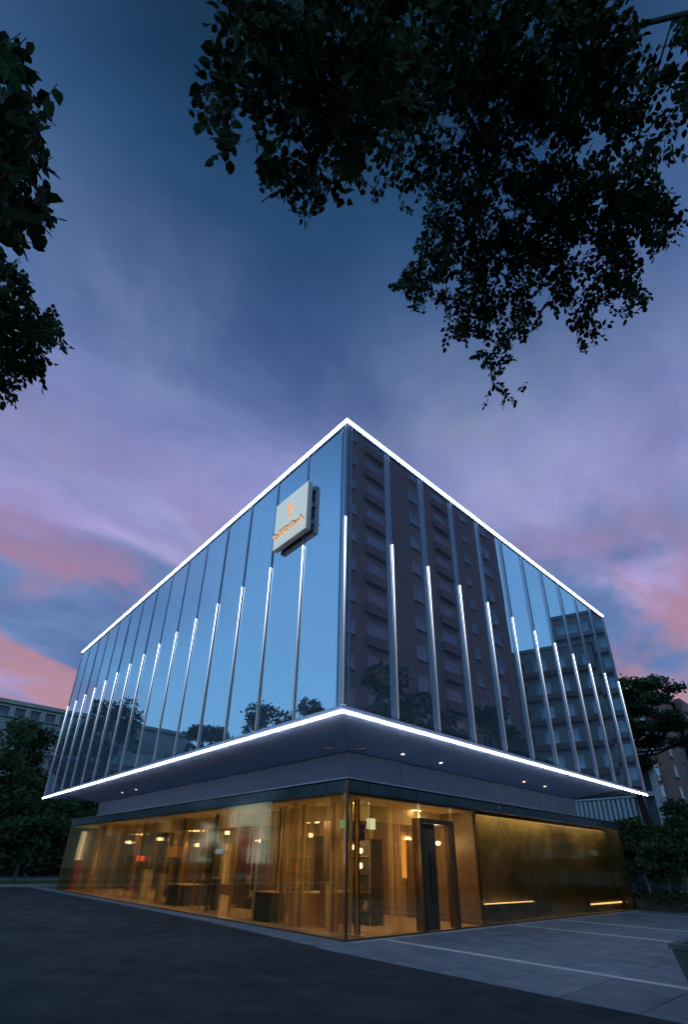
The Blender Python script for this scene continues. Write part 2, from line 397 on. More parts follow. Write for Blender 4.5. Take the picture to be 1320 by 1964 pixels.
# ------------------------------------------------------------------ the glass building
B = empty('glass_building', (0, 0, 0))
tag(B, 'boxy blue mirror glass building outlined in white light above an amber glass base', 'building')
paneL = MB().box(-0.012, 0.0, -SL / 2 + 0.03, SL / 2 - 0.03, Z1 + 0.14, Z2 - 0.14).mesh('glass_pane', 'glass')
paneR = MB().box(-SL / 2 + 0.03, SL / 2 - 0.03, -0.012, 0.0, Z1 + 0.14, Z2 - 0.14).mesh('glass_pane', 'glass')
ly = [Y0, Y0 + 1.87] + [Y0 + 1.87 + SL * k for k in range(1, 15)]
lx = [X0, X0 + 1.90] + [X0 + 1.90 + SL * k for k in range(1, 11)]
for k in range(15):
    a, b = ly[k], ly[k + 1]
    m = paneL if k else MB().box(-0.012, 0.0, -(b - a) / 2 + 0.03, (b - a) / 2 - 0.03, Z1 + 0.14, Z2 - 0.14).mesh('glass_pane', 'glass')
    inst('glass_pane', m, B, (X0, (a + b) / 2, 0), rz=random.gauss(0, R(0.28)))
for k in range(11):
    a, b = lx[k], lx[k + 1]
    m = paneR if k else MB().box(-(b - a) / 2 + 0.03, (b - a) / 2 - 0.03, -0.012, 0.0, Z1 + 0.14, Z2 - 0.14).mesh('glass_pane', 'glass')
    inst('glass_pane', m, B, ((a + b) / 2, Y0, 0), rz=random.gauss(0, R(0.28)))
# mullions (outer cap), inner fins seen through the glass and the strip with its painted light fade on each
mulL = MB().box(-0.045, 0.03, -0.024, 0.024, Z1 + 0.13, Z2 - 0.13).mesh('mullion', 'alu', bevel=0.006)
mulR = MB().box(-0.024, 0.024, -0.045, 0.03, Z1 + 0.13, Z2 - 0.13).mesh('mullion', 'alu', bevel=0.006)
finL = MB().box(0.04, 0.36, -0.03, 0.03, Z1 + 0.15, Z2 - 0.15).mesh('inner_fin', 'fin')
finR = MB().box(-0.03, 0.03, 0.04, 0.36, Z1 + 0.15, Z2 - 0.15).mesh('inner_fin', 'fin')
ledL = MB().box(-0.007, 0.0, -0.026, 0.026, -5.40, 0).mesh('led_wash_strip', 'ledfade')
ledR = MB().box(-0.026, 0.026, -0.007, 0.0, -5.40, 0).mesh('led_wash_strip', 'ledfade')
for k in range(1, 16):
    y = ly[k] - (0.03 if k == 15 else 0)
    inst('mullion', mulL, B, (X0, y, 0)); inst('inner_fin', finL, B, (X0, y, 0)); inst('led_wash_strip', ledL, B, (X0 - 0.046, y, ZT))
for k in range(1, 12):
    x = lx[k] - (0.03 if k == 11 else 0)
    inst('mullion', mulR, B, (x, Y0, 0)); inst('inner_fin', finR, B, (x, Y0, 0)); inst('led_wash_strip', ledR, B, (x, Y0 - 0.046, ZT))
# pale strips added outside for the look of lit inner fins
MAT['fin_tone'] = (lambda t: t.done(t.principled(Base_Color=t.ramp(t.noise(0.6), [(0.3, (0.42, 0.54, 0.70)), (0.7, (0.48, 0.60, 0.75))]), Metallic=0.55, Roughness=0.22)))(MT('painted_fin_tone'))
esR = MB().box(-0.23, -0.026, -0.018, -0.0125, Z1 + 0.14, Z2 - 0.14).mesh('painted_fin_strip', 'fin_tone')
for k in range(1, 12): inst('painted_fin_strip', esR, B, (lx[k] - (0.03 if k == 11 else 0), Y0 - 0.004, 0))
# corner post: clustered uprights
MB().box(X0 - 0.05, X0 + 0.07, Y0 - 0.05, Y0 + 0.07, Z1 + 0.13, Z2 - 0.13).build('corner_post', 'alu', B, bevel=0.01)
MB().box(X0 - 0.035, X0 + 0.02, Y0 + 0.16, Y0 + 0.21, Z1 + 0.13, Z2 - 0.13).build('corner_post', 'alu', B, bevel=0.006)
MB().box(X0 + 0.16, X0 + 0.21, Y0 - 0.035, Y0 + 0.02, Z1 + 0.13, Z2 - 0.13).build('corner_post', 'alu', B, bevel=0.006)
inst('led_wash_strip', MB().box(-0.008, 0.028, -0.008, 0.028, -5.4, 0).mesh('led_wash_strip', 'ledfade'), B, (X0 - 0.055, Y0 - 0.055, ZT))
# lining behind the glass, floors and roof
MB().box(X0 + 0.38, X0 + 0.48, Y0 + 0.38, Y1 - 0.05, Z1 + 0.15, Z2 - 0.2).build('inner_lining', 'inner', B)
MB().box(X0 + 0.48, X1 - 0.05, Y0 + 0.38, Y0 + 0.48, Z1 + 0.15, Z2 - 0.2).build('inner_lining', 'inner', B)
MB().box(X1 - 0.04, X1, Y0 + 0.02, Y1, Z1 + 0.14, Z2 - 0.12).build('end_wall', 'wallpanel', B)
MB().box(X0 + 0.02, X1 - 0.05, Y1 - 0.04, Y1, Z1 + 0.14, Z2 - 0.12).build('end_wall', 'wallpanel', B)
MB().box(X0 + 0.02, X1, Y0 + 0.02, Y1, Z2 - 0.11, Z2 - 0.02).build('roof', 'wallpanel', B)
# head and sill channels + the continuous light lines
for (z0, z1) in ((Z1 + 0.02, Z1 + 0.13), (Z2 - 0.13, Z2 + 0.03)):
    MB().box(X0 - 0.045, X0 + 0.015, Y0 - 0.045, Y1, z0, z1).build('edge_channel', 'alu', B)
    MB().box(X0 + 0.016, X1, Y0 - 0.045, Y0 + 0.015, z0, z1).build('edge_channel', 'alu', B)
for zc0 in (Z1 - 0.055, Z2 - 0.02):
    h = 0.052
    MB().box(X0 - 0.085, X0 - 0.047, Y0 - 0.085, Y1 + 0.0, zc0, zc0 + h).build('edge_light', 'led_low' if zc0 < 6 else 'led', B)
    MB().box(X0 - 0.046, X1 + 0.0, Y0 - 0.085, Y0 - 0.047, zc0, zc0 + h).build('edge_light', 'led_low' if zc0 < 6 else 'led', B)
# underside slab, dropped bulkhead with panel joints
MB().box(X0 - 0.045, X1, Y0 - 0.045, Y1, Z1 - 0.0, Z1 + 0.018).build('underside', 'soffit', B)
ZS, BI, WS = 4.50, 0.5, 0.6
BX, BY = 14.9, 21.5
def panel_run(name, along, a0, a1, step, lo, hi, z0, z1, mat, first=None):
    a = a0; k = 0
    while a < a1 - 0.05:
        b = min(a + (first if (k == 0 and first) else step), a1)
        if along == 'x': mb = MB().box(a + 0.004, b - 0.004, lo, hi, z0, z1)
        else: mb = MB().box(lo, hi, a + 0.004, b - 0.004, z0, z1)
        mb.build(name, mat, B, bevel=0.002); a = b; k += 1
ZO = Z1 - 0.018                                   # the soffit panels slope from the light line down to the set back wall
def soffit_run(along, a1, step, first):
    a = None; k = 0
    while a is None or a < a1 - 0.05:
        o0 = (X0 - 0.02 if along == 'x' else Y0 - 0.02) if a is None else a + 0.006
        i0 = WS if a is None else a + 0.006
        b = min((first if a is None else a + step), a1); e = b - 0.006
        lo = (Y0 if along == 'x' else X0) - 0.02
        g = 0.006 if along == 'y' else 0.0
        P = [(o0 + g, lo, ZO), (e, lo, ZO), (e, WS - 0.003, ZS), (i0 + g, WS - 0.003, ZS)]
        if along == 'y': P = [(q[1], q[0], q[2]) for q in P]
        v = P + [(x, y, zz + 0.014) for x, y, zz in P]
        f = [(0, 3, 2, 1), (4, 5, 6, 7), (0, 1, 5, 4), (1, 2, 6, 5), (2, 3, 7, 6), (3, 0, 4, 7)]
        if along == 'y': f = [tuple(reversed(q)) for q in f]
        MB().add(v, f).build('soffit_panel', 'soffit_lit', B); a = b; k += 1
soffit_run('x', BX, SL, 1.03); soffit_run('y', BY, SL, 1.09)
MB().box(WS + 0.02, BX - 0.02, WS + 0.02, BY - 0.02, ZS + 0.02, ZS + 0.06).build('bulkhead', 'wallpanel', B)
v = [(BX, Y0 - 0.02, ZO + 0.001), (BX, WS, ZS), (BX, WS, Z1 - 0.001), (BX, Y0 - 0.02, Z1 - 0.001)]
MB().add(v + [(x + 0.012, y, zz) for x, y, zz in v], [(0, 1, 2, 3), (7, 6, 5, 4), (0, 4, 5, 1), (1, 5, 6, 2), (2, 6, 7, 3), (3, 7, 4, 0)]).build('soffit_end', 'soffit_lit', B)
v = [(y, x, zz) for x, y, zz in [(BY, X0 - 0.02, ZO + 0.001), (BY, WS, ZS), (BY, WS, Z1 - 0.001), (BY, X0 - 0.02, Z1 - 0.001)]]
MB().add(v + [(x, y + 0.012, zz) for x, y, zz in v], [(0, 1, 2, 3), (7, 6, 5, 4), (0, 4, 5, 1), (1, 5, 6, 2), (2, 6, 7, 3), (3, 7, 4, 0)]).build('soffit_end', 'soffit_lit', B)
# set back wall above the base
panel_run('wall_panel', 'x', WS + 0.03, BX, SL, WS, WS + 0.03, ZB, ZS - 0.022, 'wallpanel', 1.03 - WS)
panel_run('wall_panel', 'y', WS, BY, SL, WS, WS + 0.029, ZB, ZS - 0.022, 'wallpanel', 0.49)
MB().box(WS + 0.032, BX - 0.05, WS + 0.032, BY - 0.05, ZB, ZS - 0.03).build('core', 'inner', B)
MB().box(1.9, 12.0, BY + 0.1, PL - 0.6, ZB, Z1 - 0.01).build('core_wall', 'fin', B)
# base: roof slab with lip, dark transom band, amber panes
MB().box(-0.06, PR + 0.05, -0.06, PL + 0.05, ZB - 0.035, ZB - 0.005).build('base_lip', 'alu', B, bevel=0.006)
MB().box(0.09, PR, 0.09, PL, ZB - 0.09, ZB - 0.036).build('base_roof', 'wallpanel', B)
jl = [0.0, 0.8]
while jl[-1] + 1.70 < PL - 0.4: jl.append(jl[-1] + 1.70)
jl.append(PL)
jr = [0.0, 0.8, 2.4 + 0.4]
jr += [4.45, 5.71, 7.28, 8.85]
while jr[-1] + 1.6 < PR - 0.4: jr.append(jr[-1] + 1.6)
jr.append(PR)
for a, b in zip(jl[:-1], jl[1:]):
    MB().box(0.0, 0.02, a + 0.012 + (0.05 if a == 0 else 0), b - 0.012, ZG + 0.03, ZB - 0.037).build('transom_pane', 'transom', B)
    MB().box(0.0, 0.015, a + 0.008 + (0.05 if a == 0 else 0), b - 0.008, 0.03, ZG).build('amber_pane', 'amber', B)
for a, b in zip(jr[:-1], jr[1:]):
    MB().box(a + 0.012 + (0.05 if a == 0 else 0), b - 0.012, 0.0, 0.02, ZG + 0.03, ZB - 0.037).build('transom_pane', 'transom', B)
    if abs(a - 2.8) < 0.01: continue
    if a < 5.6: MB().box(a + 0.008 + (0.05 if a == 0 else 0), b - 0.008, 0.0, 0.015, 0.03, ZG).build('amber_pane', 'amber', B)
    else: MB().box(a + 0.006, b - 0.006, 0.0, 0.015, 0.03, ZG).build('amber_pane', 'amber2', B)
MB().box(-0.012, 0.045, -0.012, 0.045, 0.0, ZB - 0.037).build('corner_post', 'bronze', B, bevel=0.006)
MB().box(0.02, 0.06, 0.05, PL, ZG + 0.002, ZG + 0.028).build('transom_rail', 'bronze', B)
MB().box(0.06, PR, 0.02, 0.06, ZG + 0.002, ZG + 0.028).build('transom_rail', 'bronze', B)
MB().box(0.0, 0.05, 0.05, PL, -0.01, 0.028).build('floor_rail', 'bronze', B)
MB().box(0.051, PR, 0.0, 0.05, -0.01, 0.028).build('floor_rail', 'bronze', B)
MB().box(PR + 0.002, PR + 0.30, 0.03, 0.5, 0, ZB - 0.036).build('end_pier', 'dark_alu', B, bevel=0.01)
MB().box(PR + 0.06, PR + 0.11, 0.5, PL, 0, ZB - 0.036).build('end_wall', 'wallpanel', B)
MB().box(0.02, PR, PL + 0.002, PL + 0.1, 0, ZB - 0.036).build('end_wall', 'wallpanel', B)
# the entrance: dark portal with a sliding leaf
MAT['door_wood'] = rough_mat('dark_brown_door', (0.055, 0.034, 0.022), 0.6, 0.3, 2, bump=0.05, stretch=(5, 5, 0.3), spec=0.2)
dr = MB(); dr.box(2.82, 2.92, -0.06, 0.25, 0.03, 2.84).box(4.33, 4.43, -0.06, 0.25, 0.03, 2.84).box(2.92, 4.33, -0.06, 0.25, 2.72, 2.84)
door = dr.build('door_frame', 'bronze', B, bevel=0.006)
MB().box(2.93, 4.32, 0.0, 0.015, 2.85, ZG).build('amber_pane', 'amber', B)
MB().box(2.93, 3.62, 0.06, 0.10, 0.03, 2.71).build('door', 'door_wood', B, bevel=0.006)
MB().box(3.63, 4.32, 0.12, 0.14, 0.03, 2.71).build('door', 'amber', B)
MB().box(3.30, 3.46, -0.02, 0.055, 0.75, 1.95).build('door_handle', 'bronze', B, bevel=0.01)
# light line set in the gold panels
warm = emit_mat('warm_line', (1.0, 0.66, 0.38), 2.6); MAT['warm'] = warm
MB().box(5.92, PR - 0.02, 0.62, 0.70, 0.012, ZG - 0.051).build('gold_wall', 'gold', B)
MAT['cove'] = emit_mat('warm_fill_strip', (1.0, 0.8, 0.5), 19.0)
MB().box(5.95, PR - 0.1, 0.2, 0.3, ZB - 0.14, ZB - 0.1).build('hidden_fill_light', 'cove', B)  # unseen strip added above the cavity to light the gold wall
MB().box(5.92, 9.6, 0.42, 0.619, 0.013, 0.52).build('bench', 'gold', B, bevel=0.01)
MB().box(5.93, 9.58, 0.46, 0.50, 0.522, 0.545).build('warm_light_line', 'warm', B)
MB().box(14.2, 17.4, 0.40, 0.44, 0.28, 0.33).build('warm_light_line', 'warm', B)
MB().box(14.2, 17.4, 0.441, 0.619, 0.013, 0.42).build('bench', 'gold', B, bevel=0.01)
# downlights
MAT['down'] = emit_mat('downlight', (1.0, 0.80, 0.55), 6.0)
for (x, y) in ((2.24, 0.0), (4.08, 0.0), (9.26, 0.0), (10.91, 0.0), (0.0, 16.38), (0.0, 14.63)):
    d = inst('downlight', MB().lathe([(0.05, -0.001), (0.075, -0.012), (0.085, -0.004), (0.085, 0.0)]).mesh('downlight', 'alu'), B, (x, y, ZS + 0.070))
    inst('lamp', MB().lathe([(0.0, 0.0), (0.05, 0.0), (0.05, 0.002), (0.0, 0.002)]).mesh('lamp', 'down'), d, (0, 0, -0.006))

# ------------------------------------------------------------------ inside the base
MAT['int_floor'] = rough_mat('polished_tan_floor', (0.42, 0.30, 0.19), 0.25, 0.15, 1.0, bump=0.02)
MAT['int_wall'] = rough_mat('walnut_panelling', (0.11, 0.068, 0.04), 0.4, 0.45, 3.0, bump=0.05, stretch=(6, 6, 0.3))
MAT['int_ceil'] = rough_mat('warm_plaster', (0.62, 0.5, 0.34), 0.8, 0.08, 1.0, bump=0.02)
MAT['red'] = rough_mat('red_banner', (0.34, 0.03, 0.02), 0.7, 0.15, 2)
MAT['ivory'] = rough_mat('ivory_stone', (0.6, 0.5, 0.36), 0.5, 0.15, 1.5)
MAT['bulb'] = emit_mat('warm_bulb', (1.0, 0.80, 0.52), 80.0)
MAT['panel_light'] = emit_mat('ceiling_panel_light', (1.0, 0.80, 0.52), 430.0)
fl = MB().box(0.06, PR, 0.06, PL, -0.02, 0.012).build('interior_floor', 'int_floor'); tag(fl, 'polished tan floor behind the amber glass', 'floor', kind='structure')
ce = MB().box(0.07, PR, 0.72, PL, ZG - 0.05, ZG + 0.001).box(0.07, 5.9, 0.07, 0.719, ZG - 0.05, ZG + 0.001).build('interior_ceiling', 'int_ceil'); tag(ce, 'pale ceiling inside the amber glass base', 'ceiling', kind='structure')
w1 = MB().box(6.3, 6.5, 4.6, PL, 0.012, ZG - 0.05).build('interior_wall', 'int_wall'); tag(w1, 'walnut back wall behind the left amber glass', 'wall', kind='structure')
w2 = MB().box(5.72, 5.9, 0.1, 4.4, 0.012, ZG - 0.05).build('interior_partition', 'int_wall'); tag(w2, 'dark partition inside beside the entrance', 'wall', kind='structure')
w3 = MB().box(5.72, 12.0, 4.4, 4.58, 0.012, ZG - 0.05).build('interior_rear_wall', 'int_wall'); tag(w3, 'brown rear wall of the entrance lobby', 'wall', kind='structure')
for k in range(12):                    # upright battens of the back wall
    MB().box(6.22, 6.3, 5.2 + k * 1.55, 5.28 + k * 1.55, 0.012, ZG - 0.051).build('batten', 'brass', w1)
for k in range(5):
    MB().box(6.24, 6.3, 5.8 + k * 3.4, 7.1 + k * 3.4, 0.5, 2.5).build('niche_panel', 'ivory' if k % 2 else 'brass', w1)
pl = MB().lathe([(0, -0.012), (0.09, -0.012), (0.1, -0.004), (0.1, 0.0)], n=14).mesh('ceiling_light', 'panel_light')
k = 0
for y in (3.2, 6.4, 9.6, 12.8, 16.0, 19.2, 22.2):
    for x in (2.2, 4.6):
        q = inst('ceiling_light', pl, None, (x, y, ZG - 0.052)); k += 1
        tag(q, 'warm round spotlight recessed in the ceiling behind the amber glass', 'ceiling light', 'spotlights in the base ceiling')
for x, yq in ((1.5, 1.3), (4.2, 1.3), ):
    q = inst('ceiling_light', pl, None, (x, yq, ZG - 0.052)); tag(q, 'warm round spotlight recessed in the ceiling behind the amber glass', 'ceiling light', 'spotlights in the base ceiling')
# sheer curtains: wavy strips just inside the left glass
def sheer_mat():
    t = MT('sheer_curtain'); tr = t.n('ShaderNodeBsdfTransparent'); tr.inputs[0].default_value = (1, 0.95, 0.86, 1)
    d = t.n('ShaderNodeBsdfTranslucent'); d.inputs[0].default_value = (0.75, 0.6, 0.38, 1)
    g = t.n('ShaderNodeBsdfDiffuse'); g.inputs[0].default_value = (0.6, 0.48, 0.3, 1)
    a = t.n('ShaderNodeMixShader'); a.inputs[0].default_value = 0.5; t.l(d.outputs[0], a.inputs[1]); t.l(g.outputs[0], a.inputs[2])
    lw = t.n('ShaderNodeLayerWeight'); lw.inputs[0].default_value = 0.35
    mr = t.n('ShaderNodeMapRange'); t.l(lw.outputs['Facing'], mr.inputs[0]); mr.inputs[3].default_value = 0.3; mr.inputs[4].default_value = 0.95
    m = t.n('ShaderNodeMixShader'); t.l(mr.outputs[0], m.inputs[0]); t.l(tr.outputs[0], m.inputs[1]); t.l(a.outputs[0], m.inputs[2])
    return t.done(m.outputs[0])
MAT['sheer'] = sheer_mat()
def curtain(x, ya, yb, label, amp=0.05, axis='y'):
    n = int((yb - ya) / 0.018); v = []; f = []
    ph = random.random() * 6
    for i in range(n + 1):
        t = ya + (yb - ya) * i / n
        dx = amp * math.sin(t * 42 + ph) + amp * 0.6 * math.sin(t * 23.7 + 2 * ph)
        for zz in (0.03, ZG - 0.06):
            v.append((x + dx, t, zz) if axis == 'y' else (t, x + dx, zz))
    for i in range(n): f.append((2 * i, 2 * i + 2, 2 * i + 3, 2 * i + 1))
    o = MB().add(v, f).build('sheer_curtain', 'sheer', smooth=True)
    tag(o, label, 'curtain', 'sheer curtains behind the amber glass')
curtain(0.45, 0.35, 1.15, 'gathered sheer curtain right behind the left amber glass beside the corner post')
curtain(0.5, 1.9, 3.1, 'sheer curtain behind the left amber glass, second from the corner post')
curtain(0.5, 19.0, 20.4, 'sheer curtain near the far left end of the amber glass')
curtain(0.45, 1.95, 2.6, 'gathered sheer curtain just left of the dark entrance door', axis='x')
# screen of slim brass rods standing behind the left glass
rs = empty('rod_screen', (0.95, 0.5, 0.012)); tag(rs, 'screen of slim upright brass rods behind the left amber glass', 'screen')
rods = [MB().box(-0.02, 0.02, -w, w, 0, ZG - 0.065).mesh('rod', mt, bevel=0.004) for w, mt in ((0.015, 'brass'), (0.04, 'brass'), (0.07, 'bronze'), (0.05, 'ivory'), (0.10, 'char'))]
yy = 0.0
while yy < 22.6:
    inst('rod', random.choice(rods), rs, (random.uniform(-0.12, 0.12), yy, 0)); yy += random.choice((0.18, 0.3, 0.42, 0.9, 1.3))
# lit valance above the glass line and dark display cabinets
va = MB().box(1.5, 1.58, 1.5, PL - 0.3, 2.78, ZG - 0.051).box(1.5, 5.7, 1.42, 1.5, 2.78, ZG - 0.051).build('valance', 'ivory'); tag(va, 'pale valance hanging from the ceiling round the base interior', 'valance', kind='structure')
for (y, w, h, lb) in ((2.2, 0.9, 2.3, 'tall dark display cabinet behind the left glass nearest the corner'), (5.2, 1.3, 2.45, 'wide dark display cabinet right of the red banner'), (8.3, 0.7, 2.4, 'dark display cabinet left of the red banner'), (11.9, 1.0, 2.3, 'dark display cabinet in the middle of the left base'), (16.0, 0.8, 2.2, 'dark display cabinet beyond the orange screen'), (20.2, 1.1, 2.3, 'dark display cabinet near the far left of the base')):
    c = empty('display_cabinet', (2.9, y, 0.012)); tag(c, lb, 'cabinet', 'display cabinets inside the base')
    MB().box(-0.25, 0.25, -w / 2, w / 2, 0, h).build('body', 'char', c, bevel=0.01)
    for k in range(4): MB().box(-0.30, -0.251, -w / 2 + 0.06, w / 2 - 0.06, 0.35 + k * 0.48, 0.38 + k * 0.48).build('shelf', 'brass', c)
    for k in range(3): MB().lathe([(0, 0), (0.05, 0), (0.07, 0.1), (0.03, 0.2), (0.04, 0.24), (0, 0.24)], c=(-0.275, -w / 4 + k * w / 4, 0.381 + (k % 3) * 0.48), n=10).build('vase', ('ivory', 'brass', 'red')[k], c, smooth=True)
# columns clad in brass
for (x, y, lb) in ((2.6, 3.6, 'square brass column nearest the corner inside the base'), (2.6, 9.0, 'square brass column behind the red banner'), (2.6, 14.4, 'square brass column in the middle of the left base'), (2.6, 19.8, 'square brass column at the far left inside the base')):
    c = empty('column', (x, y, 0.012)); tag(c, lb, 'column', 'brass columns inside the base')
    MB().box(-0.17, 0.17, -0.17, 0.17, 0.12, ZG - 0.2).build('shaft', 'int_wall', c, bevel=0.01)
    MB().box(-0.2, 0.2, -0.2, 0.2, 0, 0.12).build('plinth', 'brass', c, bevel=0.008)
    MB().box(-0.2, 0.2, -0.2, 0.2, ZG - 0.2, ZG - 0.064).build('capital', 'brass', c, bevel=0.008)
# chandeliers: ring of bulbs
def chandelier(x, y, zz, r, nb, label):
    c = empty('chandelier', (x, y, zz)); tag(c, label, 'chandelier', 'chandeliers inside the base')
    MB().tube([(0, 0, 0.1), (0, 0, ZG - 0.05 - zz)], 0.012).build('stem', 'brass', c)
    ring = [(r * math.cos(2 * math.pi * k / 20), r * math.sin(2 * math.pi * k / 20), 0) for k in range(21)]
    MB().tube(ring, 0.018, 6, False).build('ring', 'brass', c, smooth=True)
    m = MB()
    for k in range(4):
        t = math.pi / 2 * k; m.tube([(0, 0, 0.12), (r * math.cos(t), r * math.sin(t), 0)], 0.008, 5)
    m.build('arms', 'brass', c)
    bm = MB().lathe([(0, -0.09), (0.03, -0.08), (0.042, -0.05), (0.03, -0.02), (0, 0)], n=10).mesh('bulb', 'bulb', smooth=True)
    for k in range(nb):
        t = 2 * math.pi * k / nb; inst('bulb', bm, c, (r * math.cos(t), r * math.sin(t), -0.02))
chandelier(1.9, 3.9, 2.92, 0.32, 7, 'bright ring chandelier behind the left glass near the corner')
chandelier(2.2, 12.4, 2.9, 0.32, 6, 'ring chandelier above the screens in the middle of the left base')
chandelier(2.0, 18.6, 2.9, 0.35, 6, 'ring chandelier at the far left of the base')
chandelier(4.3, 1.5, 2.45, 0.22, 6, 'small ring chandelier seen through the entrance door')
def pendant(x, y, zz, label):
    c = empty('pendant_lamp', (x, y, zz)); tag(c, label, 'lamp', 'globe pendants inside the base')
    MB().lathe([(0, 0), (0.05, 0.015), (0.07, 0.07), (0.05, 0.125), (0, 0.14)], n=14).build('globe', 'bulb', c, smooth=True)
    MB().lathe([(0.03, 0.13), (0.035, 0.18), (0.01, 0.2), (0, 0.2)], n=10).build('cap', 'brass', c, smooth=True)
    MB().tube([(0, 0, 0.19), (0, 0, ZG - 0.055 - zz)], 0.005, 5).build('cord', 'black', c)
for (x, y, zz, lb) in ((1.2, 2.9, 2.3, 'glowing globe pendant behind the left glass nearest the corner'), (1.3, 5.9, 2.2, 'glowing globe pendant just right of the red banner'), (1.2, 7.9, 2.5, 'glowing globe pendant just left of the red banner'), (1.2, 10.1, 2.1, 'low glowing globe pendant in the middle of the left base'), (1.3, 14.0, 2.4, 'glowing globe pendant above the orange screen'), (1.1, 17.2, 2.3, 'glowing globe pendant beyond the orange screen'), (1.2, 21.6, 2.5, 'glowing globe pendant at the far left of the base'), (2.3, 2.2, 2.0, 'glowing globe pendant left of the entrance door'), (5.1, 1.1, 2.2, 'glowing globe pendant right of the entrance door')):
    pendant(x, y, zz, lb)
# pendant on a brass pole: two bulbs
c = empty('floor_lamp', (1.55, 1.2, 0.012)); tag(c, 'brass floor lamp with two glowing bulbs under a black drum shade near the corner', 'lamp')
MB().lathe([(0, 0), (0.16, 0), (0.16, 0.025), (0.03, 0.05), (0.022, 0.06), (0.022, 2.35), (0, 2.35)]).build('pole', 'brass', c, smooth=True)
MB().lathe([(0.24, 2.2), (0.24, 2.62), (0.235, 2.62), (0.235, 2.2), (0.24, 2.2)]).build('shade', 'black', c, smooth=True)
for zz in (1.48, 1.86):
    MB().lathe([(0, 0), (0.04, 0.02), (0.05, 0.07), (0.04, 0.13), (0, 0.15)], c=(0.06, -0.05, zz), n=12).build('bulb', 'bulb', c, smooth=True)
# wall sconce, exit sign, reception counter on the lobby side
MAT['sconce'] = emit_mat('amber_sconce', (1.0, 0.5, 0.16), 1.6)
c = empty('wall_sconce', (5.71, 3.1, 1.1)); tag(c, 'tall amber glowing sconce on the lobby partition', 'sconce')
MB().box(-0.02, 0.0, -0.12, 0.12, 0, 1.6).build('back_plate', 'brass', c); MB().box(-0.06, -0.021, -0.08, 0.08, 0.1, 1.5).build('diffuser', 'sconce', c, bevel=0.01)
MAT['exit'] = emit_mat('pale_sign', (0.75, 1.0, 0.92), 1.3)
c = empty('exit_sign', (2.3, 1.4, 2.55)); tag(c, 'small pale lit sign hanging inside near the corner', 'sign')
MB().box(-0.16, 0.16, -0.03, 0.03, 0, 0.3).build('face', 'exit', c, bevel=0.006); MB().box(-0.01, 0.01, -0.01, 0.01, 0.3, ZG - 0.052 - 2.55).build('hanger', 'black', c)
c = empty('exit_sign', (0.9, 1.15, 2.5)); tag(c, 'small green lit sign just left of the corner post', 'sign')
MAT['green'] = emit_mat('green_sign', (0.25, 0.9, 0.55), 0.8)
MB().box(-0.03, 0.03, -0.17, 0.17, 0, 0.22).build('face', 'green', c, bevel=0.006); MB().box(-0.01, 0.01, -0.01, 0.01, 0.22, ZG - 0.052 - 2.5).build('hanger', 'black', c)
c = empty('reception_counter', (2.6, 3.2, 0.012)); tag(c, 'pale topped reception counter inside right of the corner', 'counter')
MB().box(-1.6, 1.6, -0.25, 0.25, 0, 0.78).build('body', 'brass', c); MB().box(-1.66, 1.66, -0.31, 0.31, 0.78, 0.83).build('worktop', 'ivory', c, bevel=0.006)
# red banner, screens, glows for street reflections, plants, display plinths along the left glass
MAT['blue_glow'] = emit_mat('blue_reflection_glow', (0.35, 0.5, 1.0), 0.7)  # blue glow in place of a street reflection in the glass
MAT['red_street_glow'] = emit_mat('red_reflection_glow', (1.0, 0.12, 0.08), 2.0)  # made-up red glow in place of reflected car lights
MAT['orange'] = emit_mat('orange_panel', (1.0, 0.38, 0.14), 0.30)
c = empty('banner', (1.5, 6.75, 0.012)); tag(c, 'tall red banner hanging inside the left glass', 'banner')
MB().box(-0.01, 0.01, -0.52, 0.52, 1.2, 2.66).build('cloth', 'red', c); MB().tube([(0, -0.55, 2.67), (0, 0.55, 2.67)], 0.015).build('rod', 'brass', c); MB().tube([(0, 0, 2.68), (0, 0, ZG - 0.06)], 0.006).build('wire', 'black', c)
for (x, y, w, h, z0, mt, lb) in ((2.4, 10.4, 0.8, 0.22, 1.85, 'blue_glow', 'small blue glow on a post in place of a street reflection in the left glass'), (2.0, 13.4, 2.0, 0.5, 1.7, 'orange', 'wide orange screen inside the left glass'), (3.2, 4.9, 0.35, 0.35, 1.65, 'blue_glow', 'pale blue screen near the corner chandelier'), (1.6, 16.6, 0.9, 0.28, 1.5, 'red_street_glow', 'red glow in place of reflected car lights toward the far left of the base')):
    c = empty('screen', (x, y, 0.012)); tag(c, lb, 'screen')
    MB().box(-0.03, 0.03, -w / 2, w / 2, z0, z0 + h).build('frame', 'black', c); MB().box(-0.036, -0.031, -w / 2 + 0.02, w / 2 - 0.02, z0 + 0.02, z0 + h - 0.02).build('display', mt, c)
    MB().box(-0.03, 0.03, -0.03, 0.03, 0, z0).build('post', 'black', c)
for (x, y, w, h, mt, lb) in ((1.4, 15.2, 0.5, 1.15, 'ivory', 'pale display plinth with a clock shape toward the left of the base'), (1.2, 13.0, 0.35, 1.0, 'ivory', 'slim pale plinth in the middle of the left base'), (1.3, 8.4, 0.3, 1.0, 'char', 'dark plinth left of the red banner'), (1.4, 2.4, 0.25, 1.1, 'ivory', 'slim pale plinth near the corner behind the left glass'), (1.0, 4.5, 0.9, 0.75, 'char', 'low dark sofa block behind the left glass'), (1.6, 11.2, 1.6, 0.7, 'char', 'long dark sofa block in the middle of the left base')):
    c = empty('plinth', (x, y, 0.012)); tag(c, lb, 'plinth')
    MB().box(-w / 3, w / 3, -w / 2, w / 2, 0, h).build('body', mt, c, bevel=0.01); MB().box(-w / 3 - 0.02, w / 3 + 0.02, -w / 2 - 0.02, w / 2 + 0.02, h, h + 0.03).build('top', 'brass', c)
